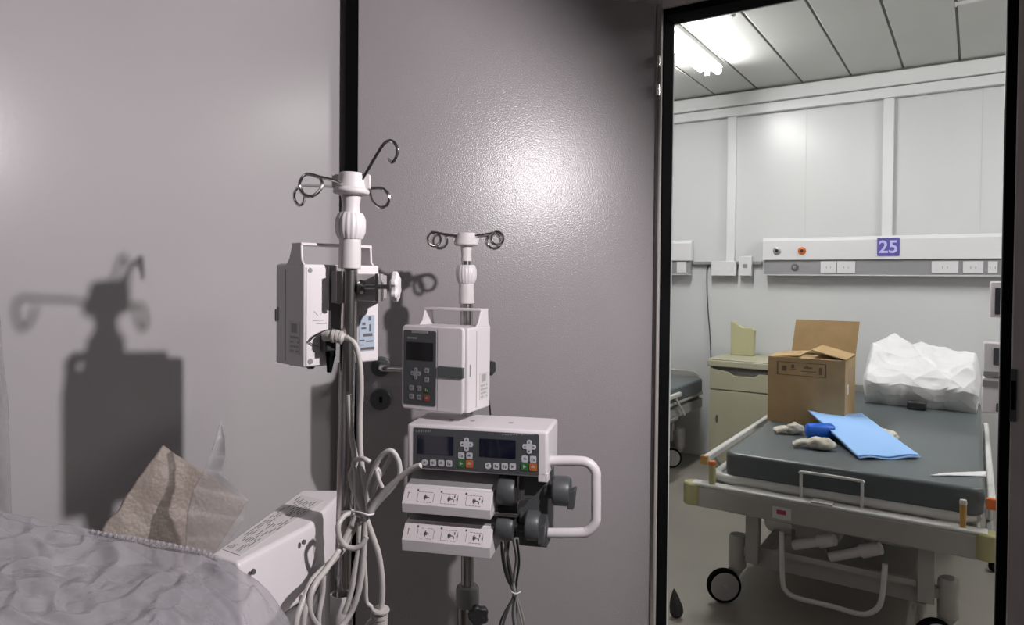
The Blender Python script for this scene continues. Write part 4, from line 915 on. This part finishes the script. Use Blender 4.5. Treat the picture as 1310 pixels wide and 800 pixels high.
# ------------------------------------------------------------------ bedhead service units
def head_unit(x0, x1, label, full):
    Y0 = YB-.085; z1 = hY(1130, 301.5, Y0).z; zm = hY(1065, 332.5, Y0).z; z0 = hY(1065, 351.5, Y0).z
    u, M, I = thing('bedhead_unit', label, 'bedhead unit', ((x0+x1)/2, YB-.0305, z0))
    k = MB(); k.prism([(x0, YB-.031, zm), (x0, Y0, zm), (x0, Y0, z1-.02), (x0, Y0+.02, z1), (x0, YB-.031, z1)], (x1-x0, 0, 0)); k.build('housing', m_unit, u, inv=I, bevel=.003)
    k = MB(); k.box((x0+.01, Y0+.014, z0), (x1-.01, YB-.031, zm-.0005)); lo = k.build('socket_rail', m_unitg, u, inv=I, bevel=.002)
    k = MB(); k.box((x0+.01, Y0+.004, z0-.006), (x1-.01, YB-.031, z0-.0005)); k.build('rail_lip', m_unit, lo, inv=I)
    if full:
        for px, py, r, m in ((994, 321, .024, m_unitg), (1026, 321, .024, m_orange), (1017, 342, .022, m_ink)):
            yy = Y0 if py < 330 else Y0+.014; a = hY(px, py, yy)
            k = MB(); k.ring([(r, 0), (r, .006), (r*.75, .010)], (a.x, yy, a.z), (0, -1, 0), n=28); g = k.build('gas_outlet', m, u, inv=I)
            k = MB(); k.ring([(r*.45, .010), (r*.4, .013)], (a.x, yy, a.z), (0, -1, 0), n=20); k.build('outlet_valve', m_black if r > .023 else m_greypl, g, inv=I)
        a = hY(1122, 327.5, Y0-.002); b = hY(1151, 304, Y0-.002)
        k = MB(); k.prism([(x, Y0-.004, z) for x, z in rrect(a.x, b.x, a.z, b.z, .006)], (0, .004, 0)); sg = k.build('bed_number_sign', m_sign, u, inv=I)
        cu = bpy.data.curves.new('digits', 'FONT'); cu.body = '25'; cu.size = .105; cu.extrude = .0008; cu.align_x = 'CENTER'; cu.align_y = 'CENTER'; cu.offset = .002
        tmp = bpy.data.objects.new('digits', cu); me = bpy.data.meshes.new_from_object(tmp); bpy.data.objects.remove(tmp)
        o = bpy.data.objects.new('sign_digits', me); me.materials.append(m_signtx); COL.objects.link(o)
        Mx = Matrix.Translation(((a.x+b.x)/2, Y0-.0048, (a.z+b.z)/2-.004)) @ Matrix.Rotation(R(90), 4, 'X')
        me.transform(I @ Mx); o.parent = sg
        for p0, p1, m in ((1050, 1070, m_unit), (1071, 1094, m_unit), (1192, 1226, m_unit), (1232, 1258, m_unit), (1264, 1276, m_unit)):
            a = hY(p0, 334.5, Y0+.012); b = hY(p1, 349.5, Y0+.012); k = MB(); k.box((a.x, Y0+.008, b.z), (b.x, Y0+.0142, a.z)); so = k.build('socket_plate', m, lo, inv=I, bevel=.001)
            k = MB(); cx_ = (a.x+b.x)/2; cz_ = (a.z+b.z)/2
            for dx in (-.012, .012): k.box((cx_+dx-.002, Y0+.0072, cz_-.008), (cx_+dx+.002, Y0+.0081, cz_+.004))
            k.build('socket_slots', m_unitg, so, inv=I)
    else:
        a = hY(866, 349, Y0+.012); b = hY(878, 335, Y0+.012); k = MB(); k.box((a.x, Y0+.008, a.z), (b.x, Y0+.0142, b.z)); k.build('socket_plate', m_unit, lo, inv=I)
    return u
xu = hY(975, 330, YB-.085).x; xv = hY(884, 330, YB-.085).x
head_unit(xu, xu+1.9, 'white bedhead service rail with violet 25 sign on the ward wall', True)
head_unit(xv-1.2, xv, 'end of a white bedhead rail at the left edge of the doorway', False)
k = MB(); a = hY(885, 337, YB-.03); b = hY(975, 337, YB-.03); k.box((a.x+.01, YB-.030, a.z-.010), (b.x-.004, YB-.006, a.z+.012)); tag(k.build('cable_trunking', m_unitg, bevel=.002), 'narrow grey cable trunking between the two bedhead rails', 'cable trunking')
for p0, p1, y0, y1, lb_, grp in ((910, 942, 334, 353, 'wide white double wall socket beside the hanging cord', 1), (945.5, 962, 328, 353, 'tall narrow white wall switch box near the bedhead rail', 2)):
    a = hY(p0, y1, YB-.05); b = hY(p1, y0, YB-.05); so, OM, OI = thing('wall_socket' if grp == 1 else 'wall_switch', lb_, 'wall socket' if grp == 1 else 'switch', ((a.x+b.x)/2, YB-.03, (a.z+b.z)/2))
    k = MB(); k.box((a.x, YB-.062, a.z), (b.x, YB-.0305, b.z)); k.build('cover', m_unit, so, inv=OI, bevel=.003)
    k = MB()
    cx_ = [(a.x*.72+b.x*.28), (a.x*.28+b.x*.72)] if grp == 1 else [(a.x+b.x)/2]
    for c_ in cx_:
        k = MB(); k.box((c_-.015, YB-.0635, (a.z+b.z)/2-.014), (c_+.015, YB-.0621, (a.z+b.z)/2+.014)); k.build('rocker' if grp == 2 else 'socket_face', m_unitg if grp == 2 else m_wtrim, so, inv=OI)
k = MB(); Yc = YB-.012; k.tube([hY(907, 339, Yc), hY(904.5, 345, Yc), hY(904.5, 370, Yc), hY(906, 400, Yc), hY(908, 425, Yc), hY(909, 447, Yc), hY(910, 480, Yc)], .0045, n=8); tag(k.build('hanging_cord', m_dkgrey), 'thin dark cord hanging down the wall to the bedside locker', 'cord')
# ------------------------------------------------------------------ monitor stand clipped by the right jamb
Ym = 3.60
mx0 = hY(1258, 480, Ym).x
ms, MM_, MI_ = thing('iv_stand', 'stand carrying white equipment right of the bed, mostly hidden by the jamb', 'IV stand', (mx0+.22, Ym+.16, 0))
pc = Vector((mx0+.22, Ym+.16, 0))
k = MB(); k.cyl(pc+UP*.09, pc+UP*1.55, .014); k.build('pole', m_tube, ms, inv=MI_)
k = MB(); k.ring([(.03, .06), (.034, .07), (.034, .12), (.02, .14)], pc); k.build('base_hub', m_white2, ms, inv=MI_)
for i in range(5):
    a = R(72*i); dd = Vector((math.cos(a), math.sin(a), 0)); k = MB(); k.tube([pc+dd*.02+UP*.10, pc+dd*.2+UP*.062], .012, smooth=False); lo = k.build('leg', m_tube, ms, inv=MI_)
    k = MB(); qq = pc+dd*.2+UP*.025; sd = dd.cross(UP)*.012; k.cyl(qq-sd, qq+sd, .025); k.cyl(qq+UP*.02, qq+UP*.045, .007); k.build('caster', m_rubber, lo, inv=MI_)
def dev(px, y0, y1, label, nm, bands, extra=0):
    a = hY(px, y1, Ym); b = hY(px, y0, Ym); u, M, I = thing(nm, label, 'medical pump' if nm != 'patient_monitor' else 'patient monitor', (a.x+.13, Ym+.06, a.z))
    k = MB(); k.prism([(x, Ym, z) for x, z in rrect(a.x, a.x+.24, a.z, b.z, .008)], (0, .12, 0)); bd = k.build('housing', m_white, u, inv=I, bevel=.005)
    for (x0, x1, f0, f1, m, n_) in bands:
        k = MB(); k.prism([(x, Ym-.003, z) for x, z in rrect(a.x+x0, a.x+x1, a.z+(b.z-a.z)*f0, a.z+(b.z-a.z)*f1, .003)], (0, .004, 0)); k.build(n_, m, u, inv=I)
    k = MB(); k.box((pc.x-.03, Ym+.1205, (a.z+b.z)/2-.03), (pc.x+.03, Ym+.145, (a.z+b.z)/2+.03)); k.build('pole_clamp', m_greypl, u, inv=I)
dev(1266, 360, 406, 'white monitor with dark screen high beside the right jamb', 'patient_monitor', [(.018, .20, .08, .82, m_scr, 'display')])
dev(1257.5, 438, 482, 'upper white pump at the right jamb, above the grey one', 'infusion_pump', [(.035, .14, .35, .85, m_key, 'display'), (.002, .20, .02, .16, m_greypl, 'syringe_groove')])
dev(1256, 483, 528, 'lower grey-white pump at the right jamb, level with the mattress', 'infusion_pump', [(.0, .22, .74, .92, m_greypl, 'syringe_groove'), (.05, .08, .06, .3, m_black, 'knob')])
# ------------------------------------------------------------------ ward lamps
def tube_lamp(x, y0, y1, label):
    u, M, I = thing('ceiling_lamp', label, 'ceiling lamp', (x, (y0+y1)/2, ZC))
    k = MB(); k.box((x-.06, y0, ZC-.028), (x+.06, y1, ZC-.0005)); k.build('lamp_body', m_lampw, u, inv=I, bevel=.004)
    for dx in (-.034, .034):
        k = MB(); k.cyl((x+dx, y0+.02, ZC-.050), (x+dx, y1-.02-.10*(dx < 0), ZC-.050), .020, n=16); k.build('light_tube', m_lamp, u, inv=I)
        for y in (y0+.01, y1-.01):
            k = MB(); k.box((x+dx-.012, y-.008, ZC-.066), (x+dx+.012, y+.008, ZC-.029)); k.build('tube_holder', m_lampw, u, inv=I)
tube_lamp(-1.315, 3.02, 4.12, 'bright twin tube ceiling lamp at the upper left of the doorway')
tube_lamp(1.15, 2.95, 4.05, 'twin tube ceiling lamp over the right side of the ward')
k = MB()
for y in (3.36,):
    k.ring([(.012, 0), (.012, .016), (.006, .02)], hZ(938, 16, ZC-.001), -UP, n=16)
tag(k.build('ceiling_screw', m_chrome), 'small bright metal fixing in a ceiling seam near the lamp', 'fixing')
k = MB(); a = hZ(1222, 5, ZC-.003); k.cyl(a, a+Vector((.22, -.02, 0)), .010); k.ring([(.014, 0), (.014, .006)], a, (1, -.1, 0)); tag(k.build('ceiling_conduit', m_lampw), 'short white conduit on the ward ceiling at the top right', 'conduit')
# dark scrap on the ward floor
k = MB(); a = hZ(866, 790, .002); k.ball((0, 0, 0), 1, n=14)
for i, v in enumerate(k.v):
    zz = (v.z+1)/2; tw = (1-zz*.75)
    nf = 1+.2*fb(v.x*2, v.y*2, v.z*2+4)
    k.v[i] = Vector((a.x+v.x*.035*tw*nf-.012*zz, a.y+v.y*.035*tw*nf, .001+.105*zz))
tag(k.build('cloth_scrap', m_scrap, ang=60), 'small dark cloth scrap on the floor by the left jamb', 'cloth')
# ------------------------------------------------------------------ lights
key = C(.755, .71, 1.25+.53)
ld = bpy.data.lights.new('work_lamp', 'SPOT'); ld.energy = 91; ld.color = (1, .945, .96); ld.shadow_soft_size = .022; ld.spot_size = R(106); ld.spot_blend = .5
lo = bpy.data.objects.new('work_lamp', ld); COL.objects.link(lo); lo.location = key
tgt = Vector((XS, 1.0, .95)); lo.rotation_euler = (tgt-key).to_track_quat('-Z', 'Y').to_euler()
ld = bpy.data.lights.new('room_fill', 'AREA'); ld.energy = 4; ld.size = 1.2; ld.color = (.97, .97, 1)  # added fill without a fixture, gives the front room its weak ambient light
lo = bpy.data.objects.new('room_fill', ld); COL.objects.link(lo); lo.location = (.5, -.6, ZC-.05)
w = bpy.data.worlds.new('world'); sc.world = w; w.use_nodes = True; w.node_tree.nodes['Background'].inputs[0].default_value = (.02, .02, .02, 1)
# ------------------------------------------------------------------ view
vs_ = sc.view_settings; vs_.view_transform = 'Standard'; vs_.look = 'None'; vs_.gamma = 1; vs_.exposure = 0; vs_.use_curve_mapping = False
try: sc.cycles.max_bounces = 8; sc.cycles.transparent_max_bounces = 16; sc.cycles.sample_clamp_indirect = 8; sc.cycles.use_denoising = True
except Exception: pass
